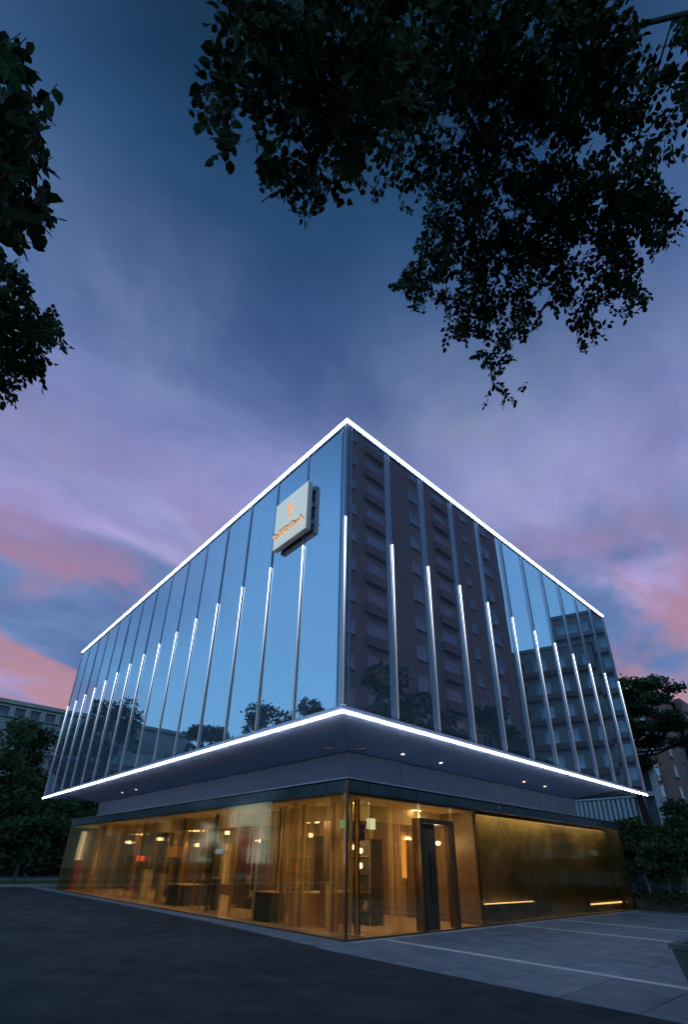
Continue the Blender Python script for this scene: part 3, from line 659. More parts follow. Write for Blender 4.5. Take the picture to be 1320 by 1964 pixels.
MAT['cloth_white'] = emit_mat('white_column_light', (1.0, 0.93, 0.85), 0.8)
c = empty('light_column', (0.6, 23.0, 0.012)); tag(c, 'tall white light column at the far left end of the base', 'lamp')
MB().box(-0.12, 0.12, -0.12, 0.12, 0, 1.5).build('base', 'red', c); MB().box(-0.1, 0.1, -0.1, 0.1, 1.5, 3.0).build('diffuser', 'cloth_white', c)
c = empty('light_column', (0.9, 20.9, 0.012)); tag(c, 'slim white light column second from the far left end', 'lamp')
MB().box(-0.06, 0.06, -0.06, 0.06, 0, 0.9).build('base', 'brass', c); MB().box(-0.05, 0.05, -0.05, 0.05, 0.9, 3.0).build('diffuser', 'cloth_white', c)

# ------------------------------------------------------------------ foliage helpers
def leaves_mesh(name, pos, size, mat, detailed=False, up=0.35, droop=0.0):
    n = len(pos)
    d = rng.normal(size=(n, 3)); d[:, 2] = d[:, 2] * 0.6 - droop
    d /= np.linalg.norm(d, axis=1)[:, None]
    q = rng.normal(size=(n, 3)); q[:, 2] += up
    s = np.cross(d, q); s /= np.linalg.norm(s, axis=1)[:, None] + 1e-9
    nn = np.cross(s, d)
    L = size * rng.uniform(0.65, 1.25, n)[:, None]
    if detailed:
        k = 6
        prof = [(0, 0, 0), (0.28, 0.26, 0.06), (0.62, 0.24, 0.03), (1.0, 0, -0.1), (0.62, -0.24, 0.03), (0.28, -0.26, 0.06)]
    else:
        k = 4
        prof = [(0, 0, 0), (0.5, 0.33, 0.05), (1.0, 0, -0.05), (0.5, -0.33, 0.05)]
    v = np.empty((n, k, 3))
    for i, (a, b, c) in enumerate(prof): v[:, i] = pos + L * (d * a + s * b + nn * c)
    idx = np.arange(n)[:, None] * k
    if detailed: f = np.concatenate([idx + [0, 1, 2, 3], idx + [0, 3, 4, 5]], 0)
    else: f = idx + [0, 1, 2, 3]
    m = bpy.data.meshes.new(name)
    nf = len(f)
    m.vertices.add(n * k); m.vertices.foreach_set('co', v.reshape(-1).astype(np.float32))
    m.loops.add(nf * 4); m.loops.foreach_set('vertex_index', f.reshape(-1).astype(np.int32))
    m.polygons.add(nf); m.polygons.foreach_set('loop_start', np.arange(0, nf * 4, 4, dtype=np.int32)); m.polygons.foreach_set('loop_total', np.full(nf, 4, dtype=np.int32))
    a = m.attributes.new('tone', 'FLOAT', 'POINT')
    a.data.foreach_set('value', np.repeat(rng.uniform(0, 1, n), k).astype(np.float32))
    m.update(calc_edges=True); m.validate(); m.materials.append(MAT[mat]); return m
def blob_points(blobs, n, shell=0.55):
    blobs = np.array(blobs, float)                  # x y z rx ry rz
    w = blobs[:, 3] * blobs[:, 4] * blobs[:, 5]; w = w ** 0.8; w /= w.sum()
    i = rng.choice(len(blobs), n, p=w)
    d = rng.normal(size=(n, 3)); d /= np.linalg.norm(d, axis=1)[:, None]
    r = shell + (1 - shell) * rng.uniform(0, 1, n) ** 0.7
    r *= rng.uniform(0.75, 1.1, n)
    return blobs[i, :3] + d * blobs[i, 3:6] * r[:, None]

def tree(name, label, base, h, spread, nl, leaf, mat='leaf2', bark='bark', group=None, trunk_r=0.16, clear=0.35, nblob=26, cat='tree'):
    t = empty(name, base); tag(t, label, cat, group)
    top = clear * h
    lean = Vector((random.uniform(-.06, .06) * h, random.uniform(-.06, .06) * h, 0))
    mb = MB(); mb.tube([(0, 0, -0.1), tuple(lean * 0.4 + Vector((0, 0, top * 0.6))), tuple(lean + Vector((0, 0, top * 1.25))), tuple(lean * 1.3 + Vector((0, 0, h * 0.8)))], [trunk_r * 1.25, trunk_r, trunk_r * 0.8, trunk_r * 0.25], 8)
    blobs = []
    for k in range(nblob):
        zz = random.uniform(top, h * 0.93); e = 1 - abs((zz - top) / (h - top) - 0.42) * 1.15
        a = random.uniform(0, 6.283); r = spread * max(0.2, e) * math.sqrt(random.uniform(0.05, 1))
        c = lean + Vector((r * math.cos(a), r * math.sin(a), zz)); s = random.uniform(0.17, 0.34) * spread
        blobs.append((c.x, c.y, c.z, s * 1.25, s * 1.25, s * 0.8))
        if k % 2 == 0:
            z0 = top * 0.8 + (zz - top) * 0.5
            st = lean * 0.8 + Vector((0, 0, z0))
            mb.tube([tuple(st), tuple((st + c) * 0.5 + Vector((0, 0, 0.06 * spread))), tuple(c)], [trunk_r * 0.4, trunk_r * 0.25, trunk_r * 0.08], 5)
    mb.build('trunk', bark, t, smooth=True)
    link(bpy.data.objects.new('crown', leaves_mesh('crown', blob_points(blobs, nl), leaf, mat)), t)
    return t

# ------------------------------------------------------------------ the sign on the left facade
def lit_face():
    t = MT('backlit_cream_sign_face')
    col = t.ramp(t.noise(1.0), [(0.3, (0.62, 0.66, 0.58)), (0.7, (0.72, 0.74, 0.66))])
    return t.done(t.principled(Base_Color=col, Roughness=0.5, Emission_Color=(0.95, 1.0, 0.90), Emission_Strength=0.34))
MAT['sign_face'] = lit_face()
MAT['sign_side'] = rough_mat('beige_sign_edge', (0.72, 0.62, 0.55), 0.45, 0.08, 1.0, metal=0.0, bump=0.02)
MAT['letter'] = emit_mat('orange_letter', (1.0, 0.52, 0.27), 0.85)
MAT['letter_side'] = rough_mat('copper_letter_edge', (0.55, 0.25, 0.1), 0.35, 0.1, 2, metal=0.6)
SY0, SY1, SZ0, SZ1 = -0.02, 1.72, 10.72, 12.58
sx = X0 - 0.27
sg = empty('wall_sign', (X0 - 0.08, (SY0 + SY1) / 2, SZ0)); tag(sg, 'square cream box sign with orange lettering and flower emblem high on the left facade', 'sign')
def loc(mb_or_o):
    mb_or_o.location = -Vector(sg.location) + Vector(mb_or_o.location); return mb_or_o
loc(MB().box(sx + 0.012, X0 - 0.075, SY0, SY1, SZ0, SZ1).build('sign_box', 'sign_side', sg, bevel=0.012))
loc(MB().box(sx, sx + 0.0115, SY0 + 0.012, SY1 - 0.012, SZ0 + 0.012, SZ1 - 0.012).build('sign_face', 'sign_face', sg, bevel=0.004))
for zz in (10.95, 11.6, 12.25):
    loc(MB().box(X0 - 0.074, X0 - 0.02, SY0 - 0.07, SY0 + 0.25, zz, zz + 0.16).build('bracket', 'alu', sg))
    loc(MB().box(X0 - 0.074, X0 - 0.02, SY1 - 0.3, SY1 - 0.05, zz, zz + 0.16).build('bracket', 'dark_alu', sg))
fc = bpy.data.curves.new('glyph', 'FONT')
def glyph(ch, size, y, zz, name='letter'):
    c = bpy.data.curves.new('glyph', 'FONT'); c.body = ch; c.size = size; c.extrude = 0.025; c.offset = 0.016; c.align_x = 'CENTER'
    o = bpy.data.objects.new('glyph', c); COL.objects.link(o)
    bpy.context.view_layer.update()
    m = bpy.data.meshes.new_from_object(o.evaluated_get(bpy.context.evaluated_depsgraph_get()))
    COL.objects.unlink(o); bpy.data.objects.remove(o)
    cxm = (max(v.co.x for v in m.vertices) + min(v.co.x for v in m.vertices)) / 2
    for v in m.vertices: v.co.x -= cxm
    m.materials.clear(); m.materials.append(MAT['letter']); m.materials.append(MAT['letter_side'])
    for p in m.polygons: p.material_index = 0 if abs(p.normal.z) > 0.7 else 1
    q = bpy.data.objects.new(name, m)
    # text x -> -Y (reading left to right from outside), text y -> Z, text normal -> -X
    q.matrix_local = Matrix(((0, 0, -1, 0), (-1, 0, 0, 0), (0, 1, 0, 0), (0, 0, 0, 1)))
    q.matrix_local = Matrix.Translation(Vector((sx - 0.03, y, zz)) - Vector(sg.location)) @ q.matrix_local
    link(q, sg)
word = 'GARDENIA'
for i, ch in enumerate(word):
    glyph(ch, 0.26 if i else 0.34, 1.40 - i * 0.186, 11.2 + (0.0 if i else -0.03))
cy, cz = 0.86, 12.02
for k in range(5):                         # flower emblem above the word
    a = math.pi / 2 + 2 * math.pi * k / 5
    pts = []
    for j in range(10):
        t = 2 * math.pi * j / 10; u = 0.075 * math.cos(t) + 0.085; w = 0.05 * math.sin(t)
        pts.append((cy - (u * math.cos(a) - w * math.sin(a)), cz + u * math.sin(a) + w * math.cos(a)))
    n = len(pts); v = [(sx - 0.001, y, zz) for y, zz in pts] + [(sx - 0.045, y, zz) for y, zz in pts]
    loc(MB().add(v, [tuple(range(n)), tuple(range(2 * n - 1, n - 1, -1))] + [(i, n + i, n + (i + 1) % n, (i + 1) % n) for i in range(n)]).build('emblem_petal', 'letter', sg))
v = []
pts = [(0, 0.13), (0.07, 0.02), (0.05, -0.07), (0, -0.1), (-0.05, -0.07), (-0.07, 0.02)]
n = 6; v = [(sx - 0.001, cy + a, cz - 0.31 + b) for a, b in pts] + [(sx - 0.045, cy + a, cz - 0.31 + b) for a, b in pts]
loc(MB().add(v, [tuple(range(n)), tuple(range(2 * n - 1, n - 1, -1))] + [(i, n + i, n + (i + 1) % n, (i + 1) % n) for i in range(n)]).build('emblem_drop', 'letter', sg))

# ------------------------------------------------------------------ security cameras under the soffit
for (p, d, lb) in (((-0.15, 0.35, ZS + 0.075), (-0.75, 0.35), 'dark security camera under the soffit, left of the corner'), ((0.22, -0.03, ZS + 0.075), (0.35, -0.75), 'dark security camera under the soffit, right of the corner')):
    c = empty('security_camera', p); tag(c, lb, 'camera', 'security cameras at the corner')
    dv = Vector((d[0], d[1], 0)).normalized()
    MB().lathe([(0, 0), (0.05, 0), (0.05, -0.02), (0, -0.02)], n=12).build('mount', 'dark_alu', c)
    MB().tube([(0, 0, -0.02), (0, 0, -0.1), tuple(dv * 0.07 + Vector((0, 0, -0.15)))], 0.014, 6).build('bracket', 'dark_alu', c, smooth=True)
    a = dv * 0.0 + Vector((0, 0, -0.16)); e = dv * 0.26 + Vector((0, 0, -0.21))
    MB().tube([a, a + (e - a) * 0.1, a + (e - a) * 0.95, e], [0.03, 0.042, 0.042, 0.036], 12).build('body', 'dark_alu', c, smooth=True)
    MB().tube([a + (e - a) * 0.3 + Vector((0, 0, 0.02)), e + dv * 0.05 + Vector((0, 0, 0.028))], [0.044, 0.05], 12).build('hood', 'dark_alu', c, smooth=True)

# ------------------------------------------------------------------ near trees whose branches hang into the view
ACC = {}
def sprig_canopy(t, discs, n_sprig, leaf, per=8, droop=0.55, holes=(), mat='leaf'):
    discs = np.array(discs, float); o = np.array(t.location)
    w = discs[:, 2] ** 2 * discs[:, 4]; w /= w.sum()
    P = []; D = []
    F0, R0, U0, C0 = (np.array(q) for q in (FW, RT, UP, CAM))
    while len(P) < n_sprig:
        i = rng.choice(len(discs), p=w)
        x, y, r, d, _ = discs[i]
        a = rng.uniform(0, 6.283); q = r * math.sqrt(rng.uniform(0, 1)) * 0.93
        px, py = x + q * math.cos(a), y + q * math.sin(a)
        if any((px - hx) ** 2 + (py - hy) ** 2 < hr * hr and rng.uniform() < 0.94 for hx, hy, hr in holes): continue
        v = F0 + R0 * (px - CX) / F - U0 * (py - CY) / F; v /= np.linalg.norm(v)
        p = C0 + v * (d + min(0.8, max(-0.7, rng.normal() * 0.45)))
        c = C0 + (lambda u: u / np.linalg.norm(u))(F0 + R0 * (x - CX) / F - U0 * (y - CY) / F) * d
        out = (p - c); out /= np.linalg.norm(out) + 1e-6
        dr = out * 0.75 + rng.normal(size=3) * 0.5
        if dr @ out < 0: dr = dr - 1.7 * (dr @ out) * out
        dr[2] -= droop
        P.append(p); D.append(dr / np.linalg.norm(dr))
    P = np.array(P) - o; D = np.array(D); n = len(P)
    LV = []; tw = MB()
    tl = leaf * rng.uniform(2.2, 3.6, n)
    q = rng.normal(size=(n, 3)); S1 = np.cross(D, q); S1 /= np.linalg.norm(S1, axis=1)[:, None]; N1 = np.cross(S1, D)
    pos = []; dirs = []; nor = []; siz = []
    P0 = P - D * (tl[:, None] * 0.6)
    for j in range(per):
        f = (j + 0.6) / per
        sgn = 1 if j % 2 else -1
        b = P0 + D * (tl * f)[:, None]
        dd = D * rng.uniform(0.35, 0.9, (n, 1)) + S1 * sgn * rng.uniform(0.5, 0.95, (n, 1)) + N1 * rng.normal(0, 0.3, (n, 1))
        if j == per - 1: dd = D + rng.normal(0, 0.15, (n, 3))
        dd[:, 2] -= 0.25
        dd /= np.linalg.norm(dd, axis=1)[:, None]
        pos.append(b); dirs.append(dd); nor.append(N1 + rng.normal(0, 0.45, (n, 3))); siz.append(leaf * rng.uniform(0.7, 1.2, n))
    pos = np.concatenate(pos); dirs = np.concatenate(dirs); nor = np.concatenate(nor); siz = np.concatenate(siz)[:, None]
    s = np.cross(dirs, nor); s /= np.linalg.norm(s, axis=1)[:, None] + 1e-9; nn = np.cross(s, dirs)
    prof = [(0, 0, 0), (0.12, 0.0, 0.02), (0.36, 0.30, 0.05), (0.68, 0.26, 0.03), (1.0, 0, -0.12), (0.68, -0.26, 0.03), (0.36, -0.30, 0.05)]
    prof = np.array(prof)
    r = leaf * 0.022
    A = np.stack([S1, -0.5 * S1 + 0.87 * N1, -0.5 * S1 - 0.87 * N1], 1) * r
    P1 = P0 + D * (tl * 0.9)[:, None]; P00 = P0 + D * (tl * 0.02)[:, None]
    tv = np.concatenate([P00[:, None] + A * 1.3, P1[:, None] + A * 0.5], 1)
    ACC.setdefault(t.name, []).append((pos, dirs, s, nn, siz, tv, prof))
def finish_canopy(t, mat='leaf', n_obj=300):
    acc = ACC[t.name]; prof = acc[0][6]
    pos, dirs, s, nn, siz, tv = (np.concatenate([a[i] for a in acc]) for i in range(6))
    # the leaves that show largest: nearest the camera for their size
    d = np.linalg.norm(pos + np.array(t.location) - np.array(CAM), axis=1)
    u = pos + np.array(t.location) - np.array(CAM)
    dep = u @ np.array(FW); px = CX + F * (u @ np.array(RT)) / dep; py = CY - F * (u @ np.array(UP)) / dep
    inside = (dep > 0.2) & (px > 5) & (px < 1315) & (py > 5)
    score = np.where(inside, siz[:, 0] / d, 0)
    order = np.argsort(-score); top = order[:n_obj]; rest = order[n_obj:]
    lm = bpy.data.meshes.new('leaf'); lm.from_pydata(prof.tolist(), [], [(1, 2, 3, 4), (1, 4, 5, 6)]); lm.materials.append(MAT[mat])
    at_ = lm.attributes.new('tone', 'FLOAT', 'POINT'); at_.data.foreach_set('value', [0.5] * 7)
    for i in top:
        q = bpy.data.objects.new('leaf', lm)
        m4 = Matrix.Identity(4)
        for r in range(3):
            m4[r][0] = dirs[i][r] * siz[i][0]; m4[r][1] = s[i][r] * siz[i][0]; m4[r][2] = nn[i][r] * siz[i][0]; m4[r][3] = pos[i][r]
        q.matrix_local = m4; link(q, t)
    pos, dirs, s, nn, siz = (a[rest] for a in (pos, dirs, s, nn, siz))
    k = 7; N = len(pos); v = np.empty((N, k, 3))
    for i, (a, b, c) in enumerate(prof): v[:, i] = pos + siz * (dirs * a + s * b + nn * c)
    idx = np.arange(N)[:, None] * k
    f = np.concatenate([idx + [1, 2, 3, 4], idx + [1, 4, 5, 6]], 0)
    m = bpy.data.meshes.new('crown'); nf = len(f)
    m.vertices.add(N * k); m.vertices.foreach_set('co', v.reshape(-1).astype(np.float32))
    m.loops.add(nf * 4); m.loops.foreach_set('vertex_index', f.reshape(-1).astype(np.int32))
    m.polygons.add(nf); m.polygons.foreach_set('loop_start', np.arange(0, nf * 4, 4, dtype=np.int32)); m.polygons.foreach_set('loop_total', np.full(nf, 4, dtype=np.int32))
    a = m.attributes.new('tone', 'FLOAT', 'POINT'); a.data.foreach_set('value', np.repeat(rng.uniform(0, 1, N), k).astype(np.float32))
    m.update(calc_edges=True); m.validate(); m.materials.append(MAT[mat])
    tag(link(bpy.data.objects.new('crown', m), t), kind='stuff')
    n = len(tv); idx = np.arange(n)[:, None] * 6
    f = np.concatenate([idx + [0, 1, 4, 3], idx + [1, 2, 5, 4], idx + [2, 0, 3, 5]], 0)
    m = bpy.data.meshes.new('twigs'); m.from_pydata(tv.reshape(-1, 3).tolist(), [], f.tolist()); m.materials.append(MAT['bark'])
    tag(link(bpy.data.objects.new('twigs', m), t), kind='stuff')

def limbs(t, trunk, fork, targets):
    o = Vector(t.location); mb = MB(); mb.tube([Vector(q) - o for q, r in trunk], [r for q, r in trunk], 12)
    mb.build('trunk', 'bark', t, smooth=True)
    for (f, r0, pts) in targets:
        m = MB(); P = [Vector(f) - o]; rr = [r0]
        for i, q in enumerate(pts): P.append(Vector(q) - o); rr.append(r0 * (0.62 ** (i + 1)))
        # smooth the limb with in-between points
        Q = []; r2 = []
        for i in range(len(P) - 1):
            for s in (0, 0.5):
                Q.append(P[i].lerp(P[i + 1], s) + Vector((0, 0, 0.06 * r0 / 0.08 if s else 0))); r2.append(rr[i] * (1 - s) + rr[i + 1] * s)
        Q.append(P[-1]); r2.append(rr[-1]); m.tube(Q, r2, 7); m.build('limb', 'bark', t, smooth=True)

big = [(440, 30, 40), (470, 100, 45), (430, 165, 40), (405, 195, 30), (425, 240, 38), (425, 280, 16), (500, 40, 60), (520, 180, 60), (570, 70, 90), (620, 160, 95), (510, 300, 36), (520, 345, 22), (560, 330, 50), (600, 375, 40), (575, 410, 22), (600, 415, 18), (645, 330, 45), (610, 250, 75), (655, 380, 20), (700, 60, 110), (710, 190, 100), (690, 285, 55)]
main = [(850, 100, 130), (950, 80, 150), (1060, 100, 140), (1150, 60, 90), (1190, 160, 80), (1290, 180, 60), (1310, 60, 40), (900, 240, 120), (1010, 270, 115), (1080, 180, 100), (1200, 240, 70), (1270, 290, 45), (780, 180, 80), (770, 290, 55), (745, 360, 32), (775, 395, 17), (830, 330, 60)]
low = [(870, 410, 60), (960, 420, 110), (1060, 400, 90), (1140, 380, 80), (1210, 350, 60), (1250, 400, 45), (1195, 440, 60), (1280, 420, 26), (1270, 460, 22), (1180, 520, 52), (1215, 565, 24), (1195, 600, 12), (1130, 545, 55), (1128, 620, 30), (1120, 660, 14), (1040, 530, 75), (955, 520, 75), (870, 530, 60), (805, 540, 36), (778, 545, 22), (800, 590, 16), (835, 480, 42), (900, 600, 48), (960, 615, 55), (875, 640, 24), (1005, 620, 30), (950, 690, 34), (945, 735, 20), (975, 755, 22), (998, 745, 12), (935, 768, 12)]
T = empty('overhanging_tree', (-4.2, -14.2, 0)); tag(T, 'big dark leafy tree hanging into the sky from the upper right', 'tree')
d1 = [(x, y, r, 4.7, 1.0) for x, y, r in big]
d2 = [(x, y, r, 6.4, 1.5) for x, y, r in main]
d3 = [(x, y, r, 7.2, 1.5) for x, y, r in low]
holes = ((1262, 65, 34), (1225, 120, 16), (1130, 245, 20), (1118, 285, 12), (592, 200, 12), (760, 110, 10), (640, 90, 9), (1245, 255, 9), (1195, 340, 10), (985, 125, 7), (1012, 270, 8), (1010, 50, 6), (745, 275, 9), (670, 265, 10))
sprig_canopy(T, d1, 400, 0.085, 8, 0.55, holes)
sprig_canopy(T, d2, 1080, 0.075, 8, 0.55, holes)
sprig_canopy(T, d3, 1120, 0.078, 8, 0.6, holes); finish_canopy(T)
tp = (-4.6, -13.4, 4.4)
limbs(T, [((-4.2, -14.2, -0.2), 0.30), ((-4.25, -14.1, 1.2), 0.24), ((-4.4, -13.8, 3.0), 0.21), (tp, 0.18)], tp, [
    (tp, 0.05, [(-5.2, -12.4, 6.0), tuple(at(1180, 60, 7.2)), tuple(at(1100, 300, 7.3)), tuple(at(1060, 480, 7.3)), tuple(at(965, 660, 7.2))]),
    (tp, 0.028, [(-5.8, -12.0, 6.2), tuple(at(1230, -60, 6.2)), tuple(at(1000, 40, 6.2)), tuple(at(860, 200, 6.3)), tuple(at(800, 380, 6.4))]),
    (tp, 0.05, [(-6.4, -12.0, 6.3), tuple(at(1100, -200, 5.0)), tuple(at(800, -30, 4.8)), tuple(at(620, 120, 4.7)), tuple(at(470, 200, 4.7))]),
    (tp, 0.035, [(-4.9, -12.2, 6.1), tuple(at(1290, 40, 7.2)), tuple(at(1215, 300, 7.2)), tuple(at(1180, 500, 7.2))])])
T = empty('overhanging_tree', (-13.6, -5.0, 0)); tag(T, 'dark leafy branches hanging in at the left edge of the sky', 'tree')
e1 = [(x, y, r, 4.2, 1.0) for x, y, r in [(0, 110, 30), (10, 160, 40), (30, 190, 24), (5, 240, 60), (50, 260, 34), (75, 225, 22), (30, 320, 50), (85, 320, 18), (60, 370, 40), (90, 385, 14), (20, 410, 40), (70, 425, 22), (-60, 250, 90), (-50, 400, 70), (35, 450, 14)]]
e2 = [(x, y, r, 6.0, 1.4) for x, y, r in [(-5, 500, 26), (20, 530, 28), (40, 555, 16), (0, 600, 60), (50, 620, 38), (90, 630, 34), (112, 650, 18), (100, 605, 14), (20, 680, 50), (60, 690, 26), (70, 720, 12), (10, 740, 28), (15, 765, 8), (-60, 620, 80)]]
sprig_canopy(T, e1, 165, 0.095, 8, 0.5)
sprig_canopy(T, e2, 380, 0.075, 8, 0.5); finish_canopy(T)
tp = (-13.0, -5.2, 4.2)
limbs(T, [((-13.6, -5.0, -0.2), 0.26), ((-13.5, -5.05, 1.4), 0.2), (tp, 0.15)], tp, [
    (tp, 0.09, [(-11.8, -5.8, 5.2), tuple(at(-60, 300, 4.3)), tuple(at(40, 330, 4.2))]),
    (tp, 0.09, [(-11.9, -4.4, 5.0), tuple(at(-80, 600, 6.0)), tuple(at(30, 640, 6.0))])])

# ------------------------------------------------------------------ other buildings
MAT['brick'] = rough_mat('brown_brick', (0.25, 0.165, 0.155), 0.85, 0.2, 0.4, bump=0.2, bscale=12)
MAT['brick2'] = rough_mat('rose_brown_render', (0.21, 0.12, 0.10), 0.85, 0.15, 0.3)
MAT['grey_wall'] = rough_mat('grey_concrete_wall', (0.26, 0.27, 0.27), 0.8, 0.2, 0.4)
MAT['green_band'] = rough_mat('green_grey_spandrel', (0.14, 0.19, 0.2), 0.6, 0.2, 0.4)
MAT['white_rib'] = rough_mat('white_metal_rib', (0.72, 0.76, 0.8), 0.5, 0.06, 1)
MAT['win'] = rough_mat('sky_reflecting_window_glass', (0.20, 0.26, 0.32), 0.1, 0.4, 0.25, metal=0.6, bump=0.01)
MAT['winframe'] = rough_mat('pale_window_frame', (0.4, 0.41, 0.42), 0.6, 0.1, 2)

def facade_windows(parent, p0, ux, face_n, xs, zs, w, h, frame='winframe', sill=True, ac=None):
    """windows on one wall: p0 origin, ux along the wall, face_n outward normal (local unit vectors)"""
    rz = math.atan2(ux[1], ux[0])
    fr = MB(); fr.box(-w / 2 - .07, -w / 2, -0.1, 0, -h / 2 - .07, h / 2 + .07).box(w / 2, w / 2 + .07, -0.1, 0, -h / 2 - .07, h / 2 + .07).box(-w / 2, w / 2, -0.1, 0, h / 2, h / 2 + .07).box(-w / 2, w / 2, -0.1, 0, -h / 2 - .07, -h / 2).box(-.025, .025, -0.07, 0, -h / 2, h / 2)
    if sill: fr.box(-w / 2 - .12, w / 2 + .12, -0.22, -0.101, -h / 2 - .14, -h / 2 - .05)
    fm = fr.mesh('window', frame); pm = MB().box(-w / 2, w / 2, -0.03, -0.005, -h / 2, h / 2).mesh('pane', 'win')
    am = MB().box(-0.42, 0.42, -0.42, -0.12, 0, 0.6).mesh('air_conditioner', 'winframe', bevel=0.02)
    out = []
    for x in xs:
        for zz in zs:
            p = Vector(p0) + Vector(ux) * x + Vector((0, 0, zz))
            o = inst('window', fm, parent, p, rz); inst('pane', pm, o, (0, 0, 0)); out.append(o)
            if ac and random.random() < ac: inst('air_conditioner', am, o, (0.3, 0, -h / 2 - 0.85))
    return out

# apartment tower across the street, mirrored in the right facade
A = empty('apartment_tower', (8, -20, 0)); tag(A, 'tall brown brick apartment tower mirrored in the right glass facade', 'building')
MB().box(0, 34.4, -14, 0, 0, 52).build('wall', 'brick', A); MB().box(-0.3, 34.7, -14.3, 0.3, 52, 53.0).build('roof', 'grey_wall', A)
zs = [4.0 + 3.1 * k for k in range(15)]
U = (-1, 0, 0)        # walls facing +y: run along -x so the outward normal is +y
facade_windows(A, (34.4, 0, 0), U, None, [18.0], zs, 1.35, 1.5)
facade_windows(A, (34.4, 0, 0), U, None, [7.3, 26.5], zs, 0.9, 1.3)
facade_windows(A, (34.4, 0, 0), U, None, [3.2, 30.0], zs, 1.7, 1.5, ac=0.6)
for x in (11.5, 23.3):     # projecting balcony stacks
    for zz in zs:
        b = MB(); b.box(-1.5, 1.5, 0, 0.45, -1.3, -1.15).box(-1.5, 1.5, 0.4, 0.45, -1.15, -0.35).box(-1.5, -1.44, 0, 0.4, -1.15, -0.35).box(1.44, 1.5, 0, 0.4, -1.15, -0.35)
        if (x, zz) == (11.5, zs[0]): bal = b.mesh('balcony', 'brick2'); bwin = MB().box(-1.2, 1.2, 0.004, 0.03, -1.1, 1.0).mesh('balcony_door', 'win')
        o = inst('balcony', bal, A, (34.4 - x, 0, zz)); inst('balcony_door', bwin, o, (0, 0, 0))
# stepped block beside it
def block(name, label, loc, rz, w, d, h, mat, cols, floors, ww, wh, band=None, z0=2.5, cat='building', ac=None):
    A = empty(name, loc, rz); tag(A, label, cat)
    MB().box(0, w, 0, d, 0, h).build('wall', mat, A); MB().box(-0.2, w + 0.2, -0.2, d + 0.2, h, h + 0.5).build('roof', 'grey_wall', A)
    fh = (h - z0) / floors
    zs = [z0 + fh * (k + 0.35) for k in range(floors)]
    facade_windows(A, (0, 0, 0), (1, 0, 0), None, [w * (i + 0.5) / cols for i in range(cols)], zs, ww, wh, ac=ac)
    if band:
        for k in range(floors): MB().box(-0.05, w + 0.05, -0.7, -0.002, zs[k] - wh / 2 - 0.9, zs[k] - wh / 2 - 0.2).build('balcony_band', band, A)
    return A
ra = R(252.5)
block('flat_block', 'lower grey balcony block mirrored at the far end of the right facade', (55.0, -14.5, 0), ra, 14.0, 10, 28.5, 'grey_wall', 5, 8, 1.7, 1.5, 'brick2', ac=0.3)
block('flat_block', 'taller grey balcony block mirrored at the right end of the facade', (63.5, -11.0, 0), ra, 10.5, 12, 36.0, 'grey_wall', 4, 11, 1.6, 1.5, 'kerb', ac=0.3)
# low block mirrored in the left facade
block('low_block', 'low dark block behind trees mirrored low in the left facade', (-24.0, 37.0, 0), R(-58 + 180), 16, 8, 13.5, 'brick2', 6, 4, 1.5, 1.4)

# office building far left
A = empty('office_building', (-40, 85, 0)); tag(A, 'pale concrete office building with window rows behind the trees at left', 'building')
MB().box(0, 75, 0, 14, 0, 24.3).build('wall', 'grey_wall', A)
MB().box(-0.4, 75.4, -0.5, 14.4, 24.35, 25.0).build('roof', 'kerb', A)
MB().box(0, 75, -0.3, -0.002, 20.0, 21.9).build('spandrel', 'green_band', A)
wf = MB(); wf.box(-1.15, -0.75, -0.5, 0, -0.9, 0.9).box(0.75, 1.15, -0.5, 0, -0.9, 0.9).box(-0.75, 0.75, -0.4, 0, 0.7, 0.9).box(-0.75, 0.75, -0.4, 0, -0.9, -0.75); wf = wf.mesh('window', 'kerb')
wp = MB().box(-0.75, 0.75, -0.03, -0.004, -0.75, 0.7).mesh('pane', 'win')
for zz in (23.1, 18.9, 15.6, 12.4, 9.2, 6.0):
    for k in range(9):
        o = inst('window', wf, A, (37.5 + 2.3 * k, 0, zz)); inst('pane', wp, o, (0, 0, 0))
MB().box(0, 75, -1.6, -0.6, 16.9, 17.35).build('ledge', 'kerb', A); MB().box(0, 75, -1.6, -0.6, 10.5, 10.9).build('ledge', 'kerb', A)

# brown apartment block at the right edge and the ribbed white hall in front of it
A = empty('brown_apartment_block', (68.4, 10.4, 0)); tag(A, 'rose brown apartment block behind the pine at the right edge', 'building')
MB().box(0, 40, 0, 14, 0, 25.0).build('wall', 'brick2', A); MB().box(-0.3, 40.3, -0.3, 14.3, 25.0, 25.6).build('roof', 'black', A)
MB().box(11, 40.5, -1.2, -0.31, 0, 25.9).build('bay', 'brick2', A)
facade_windows(A, (0, 0, 0), (1, 0, 0), None, [3.0, 8.0], [2.9 + 2.75 * k for k in range(8)], 1.4, 1.5, ac=0.5)
facade_windows(A, (0, -1.2, 0), (1, 0, 0), None, [14.5, 20.0, 26], [2.9 + 2.75 * k for k in range(8)], 1.4, 1.5, ac=0.5)
facade_windows(A, (0, 14, 0), (0, -1, 0), None, [2.5, 6.0, 9.4, 12.2], [2.9 + 2.75 * k for k in range(8)], 1.3, 1.4, ac=0.8)
A = empty('ribbed_hall', (34, 2.75, 0)); tag(A, 'low hall clad in white vertical ribs behind the base at right', 'building')
MB().box(0.365, 1.4, 0, 14, 0, 8.69).build('wall', 'green_band', A)
MB().box(0.05, 0.364, 0.13, 14, 0, 2.9).build('plinth', 'wallpanel', A)
rib = MB().box(0, 0.34, -0.11, 0.11, 2.92, 6.55).mesh('rib', 'white_rib', bevel=0.02)
for k in range(32): inst('rib', rib, A, (0, 0.95 + 0.36 * k, 0))
